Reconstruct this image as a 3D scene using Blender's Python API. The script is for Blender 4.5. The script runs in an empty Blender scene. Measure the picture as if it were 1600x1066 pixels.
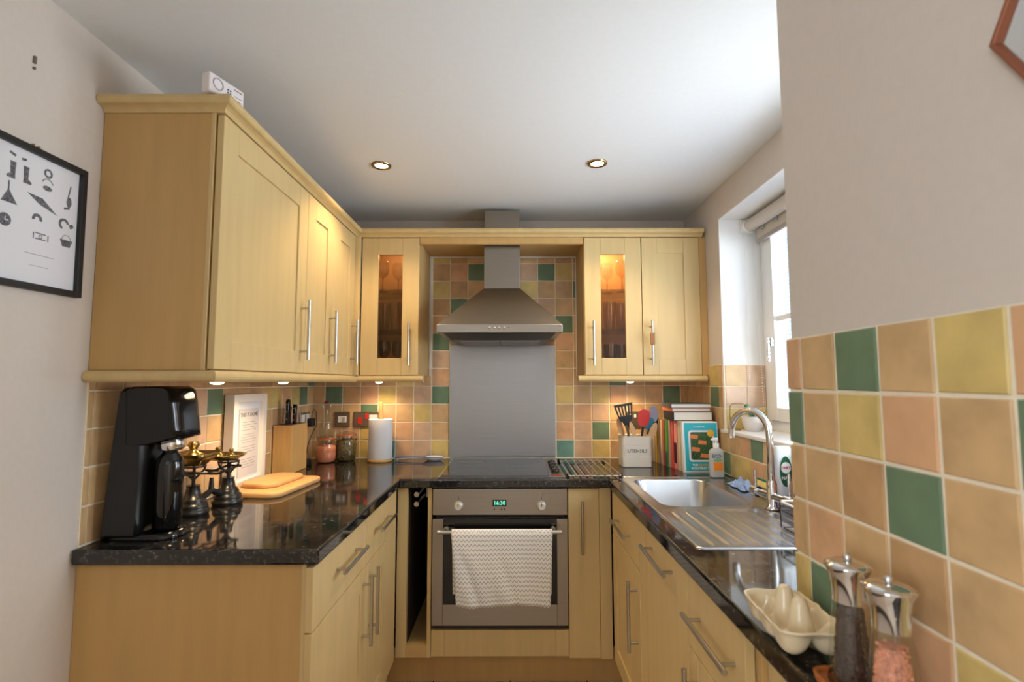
import bpy, bmesh, math, random
from mathutils import Vector, Matrix
random.seed(7)
PI = math.pi
SC = bpy.context.scene
COL = SC.collection

# ---------------------------------------------------------------- camera
LX, RX, CEIL, WT = -1.135, 1.004, 2.28, .911        # side walls, ceiling, worktop top
cam = bpy.data.cameras.new('camera'); camo = bpy.data.objects.new('camera', cam); COL.objects.link(camo)
camo.location = (0, -2.939, 1.3396); camo.rotation_euler = (PI/2 + .0796, .0013, .0003)
cam.lens = 18.03; cam.sensor_width = 36; cam.clip_start = .02
cam.dof.use_dof = True; cam.dof.focus_distance = 2.5; cam.dof.aperture_fstop = 4.5
SC.camera = camo
# ---------------------------------------------------------------- world, lights, exposure
SC.view_settings.view_transform = 'Standard'; SC.view_settings.look = 'None'
SC.view_settings.gamma = 1; SC.view_settings.use_curve_mapping = False
SC.view_settings.exposure = 0.38
w = bpy.data.worlds.new('overcast_sky'); SC.world = w; w.use_nodes = True
bg = w.node_tree.nodes['Background']; bg.inputs[0].default_value = (.80, .90, 1.0, 1); bg.inputs[1].default_value = .9

def opening_light(name, loc, rot, sx, sy, energy, col):
    "area light set just outside a window opening"
    l = bpy.data.lights.new(name, 'AREA'); l.shape = 'RECTANGLE'; l.size = sx; l.size_y = sy; l.energy = energy; l.color = col
    o = bpy.data.objects.new(name, l); COL.objects.link(o); o.location = loc; o.rotation_euler = rot
    return o
opening_light('kitchen_window_daylight', (1.42, -1.20, 1.66), (0, PI/2, 0), 1.25, 1.7, 70, (.86, .93, 1.0))
opening_light('rear_fill_light', (LX-.30, -4.2, 1.5), (0, -PI/2, 0), 1.3, 1.3, 50, (.90, .95, 1.0))  # fill light added behind the camera, at an invented window

def lamp(name, kind, loc, energy, color, rot=(0, 0, 0), **k):
    l = bpy.data.lights.new(name, kind); l.energy = energy; l.color = color
    for a, b in k.items(): setattr(l, a, b)
    o = bpy.data.objects.new(name, l); COL.objects.link(o); o.location = loc; o.rotation_euler = rot
    return o
WARM = (1, .72, .42)
for x, y in ((-.567, -.779), (.368, -.797), (-.35, -3.3), (.25, -4.6)):
    lamp('downlight_beam', 'SPOT', (x, y, CEIL-.03), 14, WARM, spot_size=2.2, spot_blend=.6, shadow_soft_size=.03)

# ---------------------------------------------------------------- materials
def S(r, g, b):
    f = lambda c: (c/255/12.92) if c/255 <= .04045 else ((c/255+.055)/1.055)**2.4
    return (f(r), f(g), f(b), 1)
MATS = {}
def mat(name, col, rough=.5, metal=0, spec=.5, **k):
    if name in MATS: return MATS[name]
    m = bpy.data.materials.new(name); m.use_nodes = True; b = m.node_tree.nodes['Principled BSDF']
    b.inputs['Base Color'].default_value = col; b.inputs['Roughness'].default_value = rough
    b.inputs['Metallic'].default_value = metal; b.inputs['Specular IOR Level'].default_value = spec
    for a, v in k.items(): b.inputs[a.replace('_', ' ')].default_value = v
    MATS[name] = m; return m
def nodes(m): return m.node_tree.nodes, m.node_tree.links, m.node_tree.nodes['Principled BSDF']
def noise(m, scale, detail=3, stretch=(1, 1, 1), coord='Object', rnd=False, rough=.5):
    n, l, b = nodes(m)
    tc = n.new('ShaderNodeTexCoord'); mp = n.new('ShaderNodeMapping'); mp.inputs['Scale'].default_value = stretch
    l.new(tc.outputs[coord], mp.inputs['Vector'])
    if rnd:
        oi = n.new('ShaderNodeObjectInfo'); mu = n.new('ShaderNodeMath'); mu.operation = 'MULTIPLY'; mu.inputs[1].default_value = 37
        l.new(oi.outputs['Random'], mu.inputs[0]); l.new(mu.outputs[0], mp.inputs['Location'])
    t = n.new('ShaderNodeTexNoise'); t.inputs['Scale'].default_value = scale; t.inputs['Detail'].default_value = detail
    t.inputs['Roughness'].default_value = rough
    l.new(mp.outputs[0], t.inputs['Vector']); return t
def ramp(m, src, stops):
    n, l, b = nodes(m); r = n.new('ShaderNodeValToRGB'); e = r.color_ramp.elements
    e[0].position, e[0].color = stops[0]; e[1].position, e[1].color = stops[-1]
    for p, c in stops[1:-1]:
        q = e.new(p); q.color = c
    l.new(src, r.inputs['Fac']); return r
def bump(m, src, strength, dist=.002):
    n, l, b = nodes(m); k = n.new('ShaderNodeBump'); k.inputs['Strength'].default_value = strength; k.inputs['Distance'].default_value = dist
    l.new(src, k.inputs['Height']); l.new(k.outputs[0], b.inputs['Normal'])
def mul(c, f): return (c[0]*f, c[1]*f, c[2]*f, 1)
def noisy(name, col, rough, var=.12, scale=8, stretch=(1, 1, 1), bmp=0, metal=0, spec=.5, coord='Object', rnd=False, **k):
    if name in MATS: return MATS[name]
    m = mat(name, col, rough, metal, spec, **k); t = noise(m, scale, 4, stretch, coord, rnd)
    r = ramp(m, t.outputs['Fac'], [(.3, mul(col, 1-var)), (.7, mul(col, 1+var))])
    m.node_tree.links.new(r.outputs[0], nodes(m)[2].inputs['Base Color'])
    if bmp: bump(m, t.outputs['Fac'], bmp)
    return m
WALL = noisy('wall_paint', S(213, 203, 193), .9, .015, 60, bmp=.08)
CEILM = noisy('ceiling_paint', S(230, 232, 234), .95, .012, 50, bmp=.05)
WHITE = mat('white_gloss_paint', S(238, 238, 236), .35)
REVEAL = mat('white_matt_paint', S(238, 237, 234), .85)
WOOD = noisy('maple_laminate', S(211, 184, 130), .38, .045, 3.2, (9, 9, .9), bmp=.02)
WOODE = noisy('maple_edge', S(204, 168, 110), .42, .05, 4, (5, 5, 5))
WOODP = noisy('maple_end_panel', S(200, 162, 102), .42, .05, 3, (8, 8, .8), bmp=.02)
WOODIN = noisy('cabinet_interior', S(206, 168, 115), .5, .04, 4, (6, 6, 1))
STEEL = noisy('brushed_steel', S(146, 138, 128), .34, .05, 9, (1, 1, 60), metal=1)
STEELH = noisy('brushed_steel_horizontal', S(168, 162, 154), .32, .05, 9, (.6, .6, 80), metal=1)
SINKM = noisy('sink_steel', S(184, 187, 192), .27, .03, 30, metal=1)
CHROME = mat('chrome', S(225, 225, 226), .07, 1)
HANDLE = mat('satin_nickel', S(190, 187, 180), .28, 1)
BLACK = mat('black_plastic', S(20, 20, 21), .28)
BLACKG = mat('black_gloss_plastic', S(10, 10, 12), .1)
BGLASS = mat('black_glass', S(12, 12, 13), .05, 0, .6)
IRON = mat('black_cast_iron', S(22, 23, 26), .3, 0, .6)
BRASS = noisy('old_brass', S(152, 130, 78), .3, .15, 25, metal=1)
DARK = mat('recess_shade', S(62, 46, 32), .9)  # shade inside the rail recess, painted in as dark brown
CAULK = mat('white_caulk', S(232, 226, 214), .6)
GROUT = noisy('cream_grout', S(240, 230, 208), .85, .06, 60, bmp=.2)
PAPER = noisy('paper_towel', S(240, 240, 242), .95, .02, 90, bmp=.3)
CERAM = mat('cream_ceramic', S(226, 211, 178), .18, 0, .6)
CREAM = mat('cream_enamel', S(218, 212, 200), .32)
PINEW = noisy('board_wood', S(214, 168, 112), .5, .09, 5, (3, 14, 14))
BLOCKW = noisy('rubberwood', S(205, 165, 105), .45, .10, 6, (8, 8, 1), bmp=.03)
SPOONW = noisy('beech_wood', S(205, 168, 128), .55, .08, 12)
TRAYW = noisy('acacia_wood', S(168, 96, 40), .4, .2, 10, (2, 8, 8))
PAGES = noisy('book_pages', S(226, 220, 208), .9, .07, 30, (.3, .3, 40))
FLOORT = noisy('pale_floor_tile', S(196, 184, 170), .4, .06, 12)

def worktop_mat():
    m = mat('speckled_black_laminate', S(20, 20, 21), .06, 0, .8); n, l, b = nodes(m)
    t = noise(m, 88, 5, rough=.7); t2 = noise(m, 16, 4)
    r = ramp(m, t.outputs['Fac'], [(.47, S(24, 24, 26)), (.58, S(50, 49, 49)), (.67, S(122, 118, 112))])
    r2 = ramp(m, t2.outputs['Fac'], [(.40, (.35, .35, .35, 1)), (.65, (1, 1, 1, 1))])
    mx = n.new('ShaderNodeMix'); mx.data_type = 'RGBA'; mx.blend_type = 'MULTIPLY'; mx.inputs[0].default_value = .8
    l.new(r.outputs[0], mx.inputs[6]); l.new(r2.outputs[0], mx.inputs[7]); l.new(mx.outputs[2], b.inputs['Base Color'])
    bump(m, t.outputs['Fac'], .03, .0008); return m
STONE = worktop_mat()
def glass(name, tint=(1, 1, 1, 1), rough=.02, ior=1.45):
    m = bpy.data.materials.new(name); m.use_nodes = True; n = m.node_tree.nodes; l = m.node_tree.links; n.clear()
    o = n.new('ShaderNodeOutputMaterial'); mx = n.new('ShaderNodeMixShader'); t = n.new('ShaderNodeBsdfTransparent'); g = n.new('ShaderNodeBsdfGlossy')
    f = n.new('ShaderNodeFresnel'); f.inputs[0].default_value = ior; t.inputs[0].default_value = tint; g.inputs['Roughness'].default_value = rough
    ge = n.new('ShaderNodeNewGeometry'); fa = n.new('ShaderNodeMath'); fa.operation = 'MULTIPLY'; iv = n.new('ShaderNodeMath'); iv.operation = 'SUBTRACT'; iv.inputs[0].default_value = 1
    l.new(ge.outputs['Backfacing'], iv.inputs[1]); l.new(f.outputs[0], fa.inputs[0]); l.new(iv.outputs[0], fa.inputs[1])   # outer faces reflect, inner faces only let light through
    l.new(fa.outputs[0], mx.inputs[0]); l.new(t.outputs[0], mx.inputs[1]); l.new(g.outputs[0], mx.inputs[2]); l.new(mx.outputs[0], o.inputs[0])
    MATS[name] = m; return m
GLASS = glass('clear_glass', (.90, .92, .91, 1), ior=1.75); PANE = glass('window_glass', (.97, .98, .98, 1)); BRONZE = glass('bronze_tinted_glass', (.84, .72, .62, 1))
THICK = glass('thick_mill_glass', (.95, .96, .95, 1), .02, 2.1)
WARE = glass('glassware', (.88, .88, .86, 1), .03, 2.3)
SHELFG = glass('shelf_glass', (.80, .86, .82, 1), ior=1.7)
def emit(name, col, s):
    m = bpy.data.materials.new(name); m.use_nodes = True; b = m.node_tree.nodes['Principled BSDF']
    b.inputs['Base Color'].default_value = (0, 0, 0, 1)
    b.inputs['Emission Color'].default_value = col; b.inputs['Emission Strength'].default_value = s; MATS[name] = m; return m
LENS = emit('lit_lamp_lens', (1, .86, .62, 1), 9); LCD = emit('green_clock_digits', (.15, .9, .55, 1), 1.2)
def tilemat(name, c):
    m = mat(name, c, .38, 0, .4); n, l, b = nodes(m)
    t = noise(m, 14, 5, rnd=True); t2 = noise(m, 90, 3, rnd=True)
    r = ramp(m, t.outputs['Fac'], [(.28, mul(c, .80)), (.5, c), (.74, mul(c, 1.16))])
    l.new(r.outputs[0], b.inputs['Base Color']); bump(m, t.outputs['Fac'], .18, .003); return m
TM = dict(T=tilemat('tan_glaze', S(208, 174, 128)), B=tilemat('brown_glaze', S(194, 157, 114)), P=tilemat('peach_glaze', S(214, 170, 130)),
          Y=tilemat('yellow_glaze', S(212, 188, 120)), G=tilemat('green_glaze', S(106, 132, 104)), A=tilemat('aqua_glaze', S(108, 152, 142)), K=tilemat('pinkish_beige_glaze', S(208, 176, 146)))
def zigzag():
    m = mat('zigzag_tea_towel_cloth', S(238, 236, 232), .95); n, l, b = nodes(m)
    def M(op, a, bb=None, c=None):
        k = n.new('ShaderNodeMath'); k.operation = op
        for i, v in enumerate((a, bb, c)):
            if v is None: continue
            if isinstance(v, (int, float)): k.inputs[i].default_value = v
            else: l.new(v, k.inputs[i])
        return k.outputs[0]
    tc = n.new('ShaderNodeTexCoord'); sp = n.new('ShaderNodeSeparateXYZ'); l.new(tc.outputs['UV'], sp.inputs[0])
    tri = M('PINGPONG', sp.outputs[0], .0085); v = M('SUBTRACT', sp.outputs[1], M('MULTIPLY', tri, 1.25))
    f = M('PINGPONG', v, .0095); line = M('LESS_THAN', f, .0015)
    nz = noise(m, 60, 2); on = M('GREATER_THAN', nz.outputs['Fac'], .34)
    fac = M('MULTIPLY', M('MULTIPLY', line, on), .9)
    mx = n.new('ShaderNodeMix'); mx.data_type = 'RGBA'; l.new(fac, mx.inputs[0]); mx.inputs[6].default_value = S(238, 236, 232); mx.inputs[7].default_value = S(78, 78, 84)
    l.new(mx.outputs[2], b.inputs['Base Color']); return m
ZIG = zigzag()

# ---------------------------------------------------------------- mesh builder
class MB:
    def __init__(s): s.v = []; s.f = []; s.sm = []
    def add(s, vs, fs, smooth=False):
        k = len(s.v); s.v += [tuple(v) for v in vs]; s.f += [tuple(i+k for i in f) for f in fs]; s.sm += [smooth]*len(fs); return s
    def box(s, a, b):
        x0, x1 = sorted((a[0], b[0])); y0, y1 = sorted((a[1], b[1])); z0, z1 = sorted((a[2], b[2]))
        return s.add([(x0, y0, z0), (x1, y0, z0), (x1, y1, z0), (x0, y1, z0), (x0, y0, z1), (x1, y0, z1), (x1, y1, z1), (x0, y1, z1)],
                     [(0, 3, 2, 1), (4, 5, 6, 7), (0, 1, 5, 4), (1, 2, 6, 5), (2, 3, 7, 6), (3, 0, 4, 7)])
    def loft(s, loops, cap0=True, cap1=True, smooth=True, closed=True):
        n = len(loops[0]); vs = [p for lp in loops for p in lp]; fs = []
        for i in range(len(loops)-1):
            for j in range(n if closed else n-1):
                k = (j+1) % n; fs.append((i*n+j, i*n+k, (i+1)*n+k, (i+1)*n+j))
        s.add(vs, fs, smooth)
        if cap0: s.add(loops[0], [tuple(reversed(range(n)))])
        if cap1: s.add(loops[-1], [tuple(range(n))])
        return s
    def lathe(s, prof, c=(0, 0, 0), n=24, cap0=True, cap1=True, axis='z', smooth=True, sx=1, sy=1):
        loops = []
        for r, h in prof:
            lp = []
            for i in range(n):
                a = 2*PI*i/n; u, v = r*math.cos(a)*sx, r*math.sin(a)*sy
                p = (u, v, h) if axis == 'z' else ((h, u, v) if axis == 'x' else (v, h, u))
                lp.append((c[0]+p[0], c[1]+p[1], c[2]+p[2]))
            loops.append(lp)
        return s.loft(loops, cap0, cap1, smooth)
    def tube(s, pts, r, n=8, closed=False):
        pts = [Vector(p) for p in pts]; loops = []; up = None; N = len(pts)
        for i, p in enumerate(pts):
            if closed: d = (pts[(i+1) % N]-pts[i-1])
            else: d = (pts[min(i+1, N-1)]-pts[max(i-1, 0)])
            d.normalize()
            if up is None: up = Vector((0, 0, 1)) if abs(d.z) < .9 else Vector((1, 0, 0))
            a = d.cross(up).normalized(); b = a.cross(d).normalized(); up = b
            rr = r[i] if isinstance(r, (list, tuple)) else r
            loops.append([tuple(p+a*rr*math.cos(2*PI*k/n)+b*rr*math.sin(2*PI*k/n)) for k in range(n)])
        if closed: loops.append(loops[0])
        return s.loft(loops, not closed, not closed)
    def prism(s, poly, h0, h1, axis='z'):
        f = (lambda u, v, h: (u, v, h)) if axis == 'z' else ((lambda u, v, h: (u, h, v)) if axis == 'y' else (lambda u, v, h: (h, u, v)))
        a = [f(u, v, h0) for u, v in poly]; b = [f(u, v, h1) for u, v in poly]; return s.loft([a, b], smooth=False)
    def ball(s, c, r, n=8, sz=1):
        pr = [(r*math.sin(PI*i/(n//2+1)), -r*sz*math.cos(PI*i/(n//2+1))) for i in range(1, n//2+1)]
        return s.lathe(pr, c, n)
    def xf(s, M):
        s.v = [tuple(M @ Vector(v)) for v in s.v]; return s
def rrect(x0, x1, y0, y1, r, z=0, n=5):
    pts = []
    for cx, cy, a0 in ((x1-r, y1-r, 0), (x0+r, y1-r, 90), (x0+r, y0+r, 180), (x1-r, y0+r, 270)):
        for i in range(n+1):
            a = math.radians(a0+90*i/n); pts.append((cx+r*math.cos(a), cy+r*math.sin(a), z))
    return pts
def root_loc(p):
    while p is not None:
        if p.parent is None: return p.location.copy()
        p = p.parent
    return Vector((0, 0, 0))
def build(name, mb, m, parent=None, loc=None, bevel=0, label=None, cat=None, group=None, kind=None, seg=2, uv=None):
    me = bpy.data.meshes.new(name); off = root_loc(parent) if parent is not None else Vector(loc or (0, 0, 0))
    me.from_pydata([tuple(Vector(v)-off) for v in mb.v], [], mb.f); me.materials.append(m)
    for p, sm in zip(me.polygons, mb.sm): p.use_smooth = sm
    b = bmesh.new(); b.from_mesh(me); bmesh.ops.recalc_face_normals(b, faces=b.faces); b.to_mesh(me); b.free()
    o = bpy.data.objects.new(name, me); COL.objects.link(o)
    if parent is not None: o.parent = parent
    else: o.location = off
    if bevel:
        md = o.modifiers.new('soft_edges', 'BEVEL'); md.width = bevel; md.segments = seg; md.limit_method = 'ANGLE'; md.angle_limit = .6
    tag(o, label, cat, group, kind); return o
def tag(o, label=None, cat=None, group=None, kind=None):
    if label: o['label'] = label
    if cat: o['category'] = cat
    if group: o['group'] = group
    if kind: o['kind'] = kind
    return o
def thing(name, label, cat, loc, group=None, rz=0):
    o = bpy.data.objects.new(name, None); COL.objects.link(o); o.location = loc; o.rotation_euler.z = rz; o.empty_display_size = .05
    return tag(o, label, cat, group)
def copy_tree(o, parent=None):
    c = o.copy(); COL.objects.link(c)
    if parent is not None: c.parent = parent
    for ch in list(o.children): copy_tree(ch, c)
    return c
def text(name, body, size, m, parent, M, extrude=.0003, align='CENTER', label=None, bold=0):
    cu = bpy.data.curves.new(name, 'FONT'); cu.body = body; cu.size = size; cu.extrude = extrude; cu.align_x = align; cu.align_y = 'CENTER'
    cu.offset = bold; cu.resolution_u = 2
    t = bpy.data.objects.new(name, cu); COL.objects.link(t); bpy.context.view_layer.update()
    me = bpy.data.meshes.new_from_object(t.evaluated_get(bpy.context.evaluated_depsgraph_get()))
    bpy.data.objects.remove(t); me.transform(Matrix.Translation(-root_loc(parent)) @ M); me.materials.clear(); me.materials.append(m)
    o = bpy.data.objects.new(name, me); COL.objects.link(o); o.parent = parent
    if label: o['label'] = label
    return o
def facing(loc, normal, tilt=0):
    "text matrix: local x to the right when seen from outside, local y up, z along the normal"
    n = Vector(normal).normalized(); up = Vector((0, 0, 1)); x = up.cross(n).normalized(); y = n.cross(x)
    R = Matrix((x, y, n)).transposed().to_4x4()
    return Matrix.Translation(loc) @ R @ Matrix.Rotation(tilt, 4, 'Z')

# ================================================================ SETTING
def struct(name, mb, m, bevel=0, parent=None): return build(name, mb, m, parent, bevel=bevel, kind='structure')
YB = -5.6
wl = struct('wall_left', MB().box((LX-.15, -3.6, -.02), (LX, .15, CEIL+.1)).box((LX-.15, YB, -.02), (LX, -4.8, CEIL+.1)).box((LX-.15, -4.8, -.02), (LX, -3.6, .9)).box((LX-.15, -4.8, 2.1), (LX, -3.6, CEIL+.1)), WALL)
wb = struct('wall_back', MB().box((LX, 0, -.02), (RX+.3, .15, CEIL+.1)), WALL)
WY0, WY1, WZ0, WZ1 = -.498, -1.905, 1.112, 2.127     # window opening (far, near, sill, head)
m = MB()
m.box((RX, 0, -.02), (RX+.3, WY0, CEIL+.1)).box((RX, WY0, -.02), (RX+.3, -1.94, WZ0)).box((RX, WY0, WZ1), (RX+.3, -1.94, CEIL+.1)).box((RX, WY1, WZ0), (RX+.3, -1.94, WZ1))
wr = struct('wall_right', m, WALL)
wp = struct('wall_pier', MB().box((.545, -1.942, -.02), (RX+.3, YB, CEIL+.1)), WALL)
cl = struct('ceiling', MB().box((LX-.15, YB-.15, CEIL), (RX+.3, .15, CEIL+.12)), CEILM)
fl = struct('floor', MB().box((LX-.15, YB-.15, -.06), (RX+.3, .15, -.006)), mat('dark_floor_grout', S(70, 62, 54), .9))
ft = bpy.data.meshes.new('floor_tile'); tmp = MB().box((0, 0, -.004), (.338, .338, 0)); ft.from_pydata(tmp.v, [], tmp.f); ft.materials.append(FLOORT)
for i in range(4):
    for j in range(15):
        o = bpy.data.objects.new('tile', ft); COL.objects.link(o); o.parent = fl; o.location = (-.697+.345*i, -.85-.345*j+(.0), -.001)
        o.location.y = -.845-.345*j
        md = o
# rear wall, and an unseen window added to go with the fill light
struct('wall_rear', MB().box((LX-.15, YB, -.02), (RX+.3, YB-.15, CEIL+.1)), WALL)
w2 = struct('added_rear_window', MB().box((LX-.10, -3.6, .9), (LX-.05, -3.65, 2.1)).box((LX-.10, -4.8, .9), (LX-.05, -4.75, 2.1)).box((LX-.10, -3.65, 2.05), (LX-.05, -4.75, 2.1)).box((LX-.10, -3.65, .9), (LX-.05, -4.75, .95)).box((LX-.10, -4.18, .95), (LX-.05, -4.22, 2.05)), WHITE)
build('pane', MB().box((LX-.077, -3.65, .95), (LX-.073, -4.75, 2.05)), PANE, w2)
# reveal lining of the kitchen window (white paint) and sill
m = MB(); t_ = .004
m.box((RX-.001, WY0-t_, WZ0), (RX+.3, WY0, WZ1)).box((RX-.001, WY0-t_, WZ1-t_), (RX+.3, WY1, WZ1)).box((RX-.001, WY1, WZ0), (RX+.3, WY1+t_, WZ1))
struct('trim_1', m, REVEAL)
struct('trim_2', MB().box((RX-.012, WY0-.001, WZ0-.012), (RX+.21, WY1+.001, WZ0+.004)), WHITE, .003)

# window frame, casement, bars, panes
XW = 1.20
win = thing('window_1', None, None, (XW, -1.2, WZ0)); del_ = win; win['kind'] = 'structure'
m = MB(); y0, y1, z0, z1 = WY0-t_, WY1+t_, WZ0+.004, WZ1-t_
m.box((XW, y0, z0), (XW+.06, y0-.045, z1)).box((XW, y1, z0), (XW+.06, y1+.045, z1)).box((XW, y0-.045, z1), (XW+.06, y1+.045, z1-.045)).box((XW, y0-.045, z0), (XW+.06, y1+.045, z0+.045))
m.box((XW, -1.18, z0+.045), (XW+.06, -1.24, z1-.045))
build('window_frame', m, WHITE, win, bevel=.003)
def sash(a, b):
    c = z0+.047; d = z1-.047; s = .075; m = MB()
    m.box((XW-.012, a, c), (XW+.04, a-s, d)).box((XW-.012, b, c), (XW+.04, b+s, d)).box((XW-.012, a-s, d), (XW+.04, b+s, d-.06)).box((XW-.012, a-s, c), (XW+.04, b+s, c+.06))
    sh = build('sash', m, WHITE, win, bevel=.003)
    build('glazing_bar', MB().box((XW+.002, a-s, 1.612), (XW+.03, b+s, 1.636)), WHITE, sh, bevel=.002)
    build('pane', MB().box((XW+.014, a-s, c+.06), (XW+.018, b+s, d-.06)), PANE, sh)
    return sh
sash(-.549, -1.178); s2 = sash(-1.242, -1.855)
build('window_handle', MB().box((XW-.028, -.60, 1.50), (XW-.012, -.62, 1.54)).box((XW-.04, -.604, 1.43), (XW-.028, -.616, 1.54)), CHROME, win, bevel=.003)

# slatted blind hanging in the outer part of the window, seen past the frame
vb = thing('slatted_blind', 'narrow white slatted blind hanging behind the window panes', 'blind', (XW+.08, -.8, 1.30))
build('head_rail', MB().box((XW+.066, -.540, 2.085), (XW+.096, -1.17, 2.105)), WHITE, vb, bevel=.002)
sm = bpy.data.meshes.new('slat'); t2 = MB().box((-.012, 0, -.0016), (.012, .63, .0016)); sm.from_pydata(t2.v, [], t2.f); sm.materials.append(mat('blue_white_slat', S(150, 166, 192), .5))
for i in range(40):
    o = bpy.data.objects.new('slat', sm); COL.objects.link(o); o.parent = vb; o.location = (0.001, -.37, .015+i*.0195); o.rotation_euler = (0, .30, 0)

# ---------------------------------------------------------------- wall tiles
TS = .0972
def tile_mesh(k, key):
    rnd = random.Random(k); h = TS/2; j = lambda: rnd.uniform(-.0008, .0008)
    out = [(-h+j(), -h+j()), (h+j(), -h+j()), (h+j(), h+j()), (-h+j(), h+j())]
    inn = [(x*.96, y*.96) for x, y in out]
    v = [(x, 0, z) for x, z in out]+[(x, -.0012, z) for x, z in out]+[(x, -.0028, z) for x, z in inn]+[(0, -.0030, 0)]
    f = [(i, (i+1) % 4, 4+(i+1) % 4, 4+i) for i in range(4)]+[(4+i, 4+(i+1) % 4, 8+(i+1) % 4, 8+i) for i in range(4)]+[(8+i, 8+(i+1) % 4, 12) for i in range(4)]
    me = bpy.data.meshes.new('tile_'+key); me.from_pydata(v, [], f); me.materials.append(TM[key])
    for i, p in enumerate(me.polygons): p.use_smooth = False
    return me
TMESH = {(k, key): tile_mesh(k, key) for k in range(3) for key in TM}
P = .1011; BX0 = -1.0648; BZ = .912; cnt = 0
def put(parent, key, loc, rz, sx=1, sz=1):
    global cnt; cnt += 1
    o = bpy.data.objects.new('tile', TMESH[(cnt % 3, key)]); COL.objects.link(o); o.parent = parent
    o.location = loc; o.rotation_euler = (0, 0, rz); o.scale = (sx, 1, sz); return o
def pick(r=random): return r.choice('TTTTBBKKYP')
GD = .003                                              # grout bed thickness
build('grout', MB().box((LX, 0, BZ-.004), (RX, -GD, 1.372)).box((-.50, 0, 1.372), (.40, -GD, 2.066)), GROUT, wb)
BACK = {0: {-1: 'T', 0: 'T', 1: 'T', 2: 'Y', 3: 'A', 4: 'P', 5: 'K', 6: 'Y', 13: 'A', 14: 'K', 15: 'Y', 16: 'B', 17: 'T', 18: 'T', 19: 'P'},
        1: {-1: 'T', 0: 'T', 1: 'K', 2: 'Y', 3: 'T', 4: 'P', 5: 'K', 6: 'T', 13: 'P', 14: 'K', 15: 'G', 16: 'T', 17: 'T', 18: 'K', 19: 'T'},
        2: {-1: 'T', 0: 'T', 1: 'T', 2: 'G', 3: 'P', 4: 'T', 5: 'Y', 6: 'T', 13: 'T', 14: 'P', 15: 'K', 16: 'T', 17: 'B', 18: 'T', 19: 'B'},
        3: {-1: 'T', 0: 'G', 1: 'B', 2: 'P', 3: 'Y', 4: 'T', 5: 'K', 6: 'G', 13: 'Y', 14: 'T', 15: 'Y', 16: 'P', 17: 'T', 18: 'T', 19: 'G', 20: 'B'},
        4: {-1: 'T', 0: 'T', 1: 'T', 2: 'P', 3: 'B', 4: 'Y', 5: 'T', 6: 'P', 13: 'T', 14: 'B', 15: 'B', 16: 'G', 17: 'B', 18: 'B', 19: 'B', 20: 'T'},
        5: {5: 'K', 6: 'K', 13: 'T', 14: 'B'}, 6: {5: 'B', 6: 'G', 13: 'P', 14: 'T'}, 7: {5: 'B', 6: 'P', 13: 'G', 14: 'T'},
        8: {5: 'B', 6: 'B', 7: 'G', 8: 'B', 9: 'T', 10: 'T', 11: 'T', 12: 'K', 13: 'T', 14: 'T'}, 9: {5: 'B', 6: 'Y', 7: 'B', 8: 'T', 11: 'Y', 12: 'T', 13: 'T', 14: 'G'},
        10: {5: 'K', 6: 'B', 7: 'P', 8: 'G', 11: 'K', 12: 'G', 13: 'Y', 14: 'K'}, 11: {5: 'B', 6: 'Y', 7: 'B', 8: 'T', 11: 'T', 12: 'P', 13: 'B', 14: 'B'}}
for r in range(12):
    ks = range(-1, 21) if r < 5 else range(5, 15)
    for k in ks:
        if 7 <= k <= 12 and r < 6: continue            # hidden behind the steel splashback
        if 9 <= k <= 10 and r > 8: continue            # behind the chimney
        xa, xb = BX0+k*P+.0026, BX0+(k+1)*P-.0026
        if k == -1: xa = LX+.004
        if k == 20: xb = RX-.004
        if r >= 5 and k == 5: xa = -.476+.012
        if r >= 5 and k == 14: xb = .366
        if xb-xa < .006: continue
        za, zb = BZ+r*P+.0026, BZ+(r+1)*P-.0026
        if r == 4 and not 5 <= k <= 14: zb = 1.372
        if r == 11: zb = 2.058
        put(wb, BACK.get(r, {}).get(k) or pick(), ((xa+xb)/2, -GD, (za+zb)/2), 0, (xb-xa)/TS, (zb-za)/TS)
# white bead of caulk round the recess above the hob and along the worktop
build('caulk_line', MB().box((-.474, -GD, 1.372), (-.464, -.009, 2.066)).box((.366, -GD, 1.372), (.371, -.009, 2.066)).box((-.464, -GD, 2.059), (.366, -.009, 2.066)).box((LX, -GD, WT), (RX, -.010, WT+.004)), CAULK, wb, bevel=.001)
# left wall
build('grout', MB().box((LX, -.004, BZ-.004), (LX+GD, -1.565, 1.372)), GROUT, wl)
LEFT = {3: {-1: 'T', 0: 'G', 1: 'Y', 2: 'P', 3: 'Y', 4: 'Y', 5: 'T', 6: 'T', 7: 'T', 8: 'G', 9: 'K', 10: 'T', 13: 'T', 14: 'T'},
        4: {-1: 'A', 0: 'T'}, 2: {-1: 'T', 0: 'T', 1: 'K', 2: 'K', 3: 'B', 4: 'T', 7: 'Y', 8: 'T', 9: 'K', 13: 'T', 14: 'T'}, 1: {3: 'T', 7: 'K', 8: 'K', 9: 'K', 13: 'T', 14: 'T'}, 0: {3: 'Y', 13: 'B', 14: 'T'}}
PL = .1035
for r in range(5):
    for k in range(-1, 15):
        a, b = -.094-k*PL-.002, -.094-(k+1)*PL+.002
        if k == -1: a = -.008
        if k == 14: b = max(b, -1.562)
        if a-b < .01: continue
        za, zb = BZ+r*P+.0026, BZ+(r+1)*P-.0026
        if r == 4: zb = 1.372
        put(wl, LEFT.get(r, {}).get(k) or random.choice('TTTKBT'), (LX+GD, (a+b)/2, (za+zb)/2), PI/2, (a-b)/TS, (zb-za)/TS)
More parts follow.
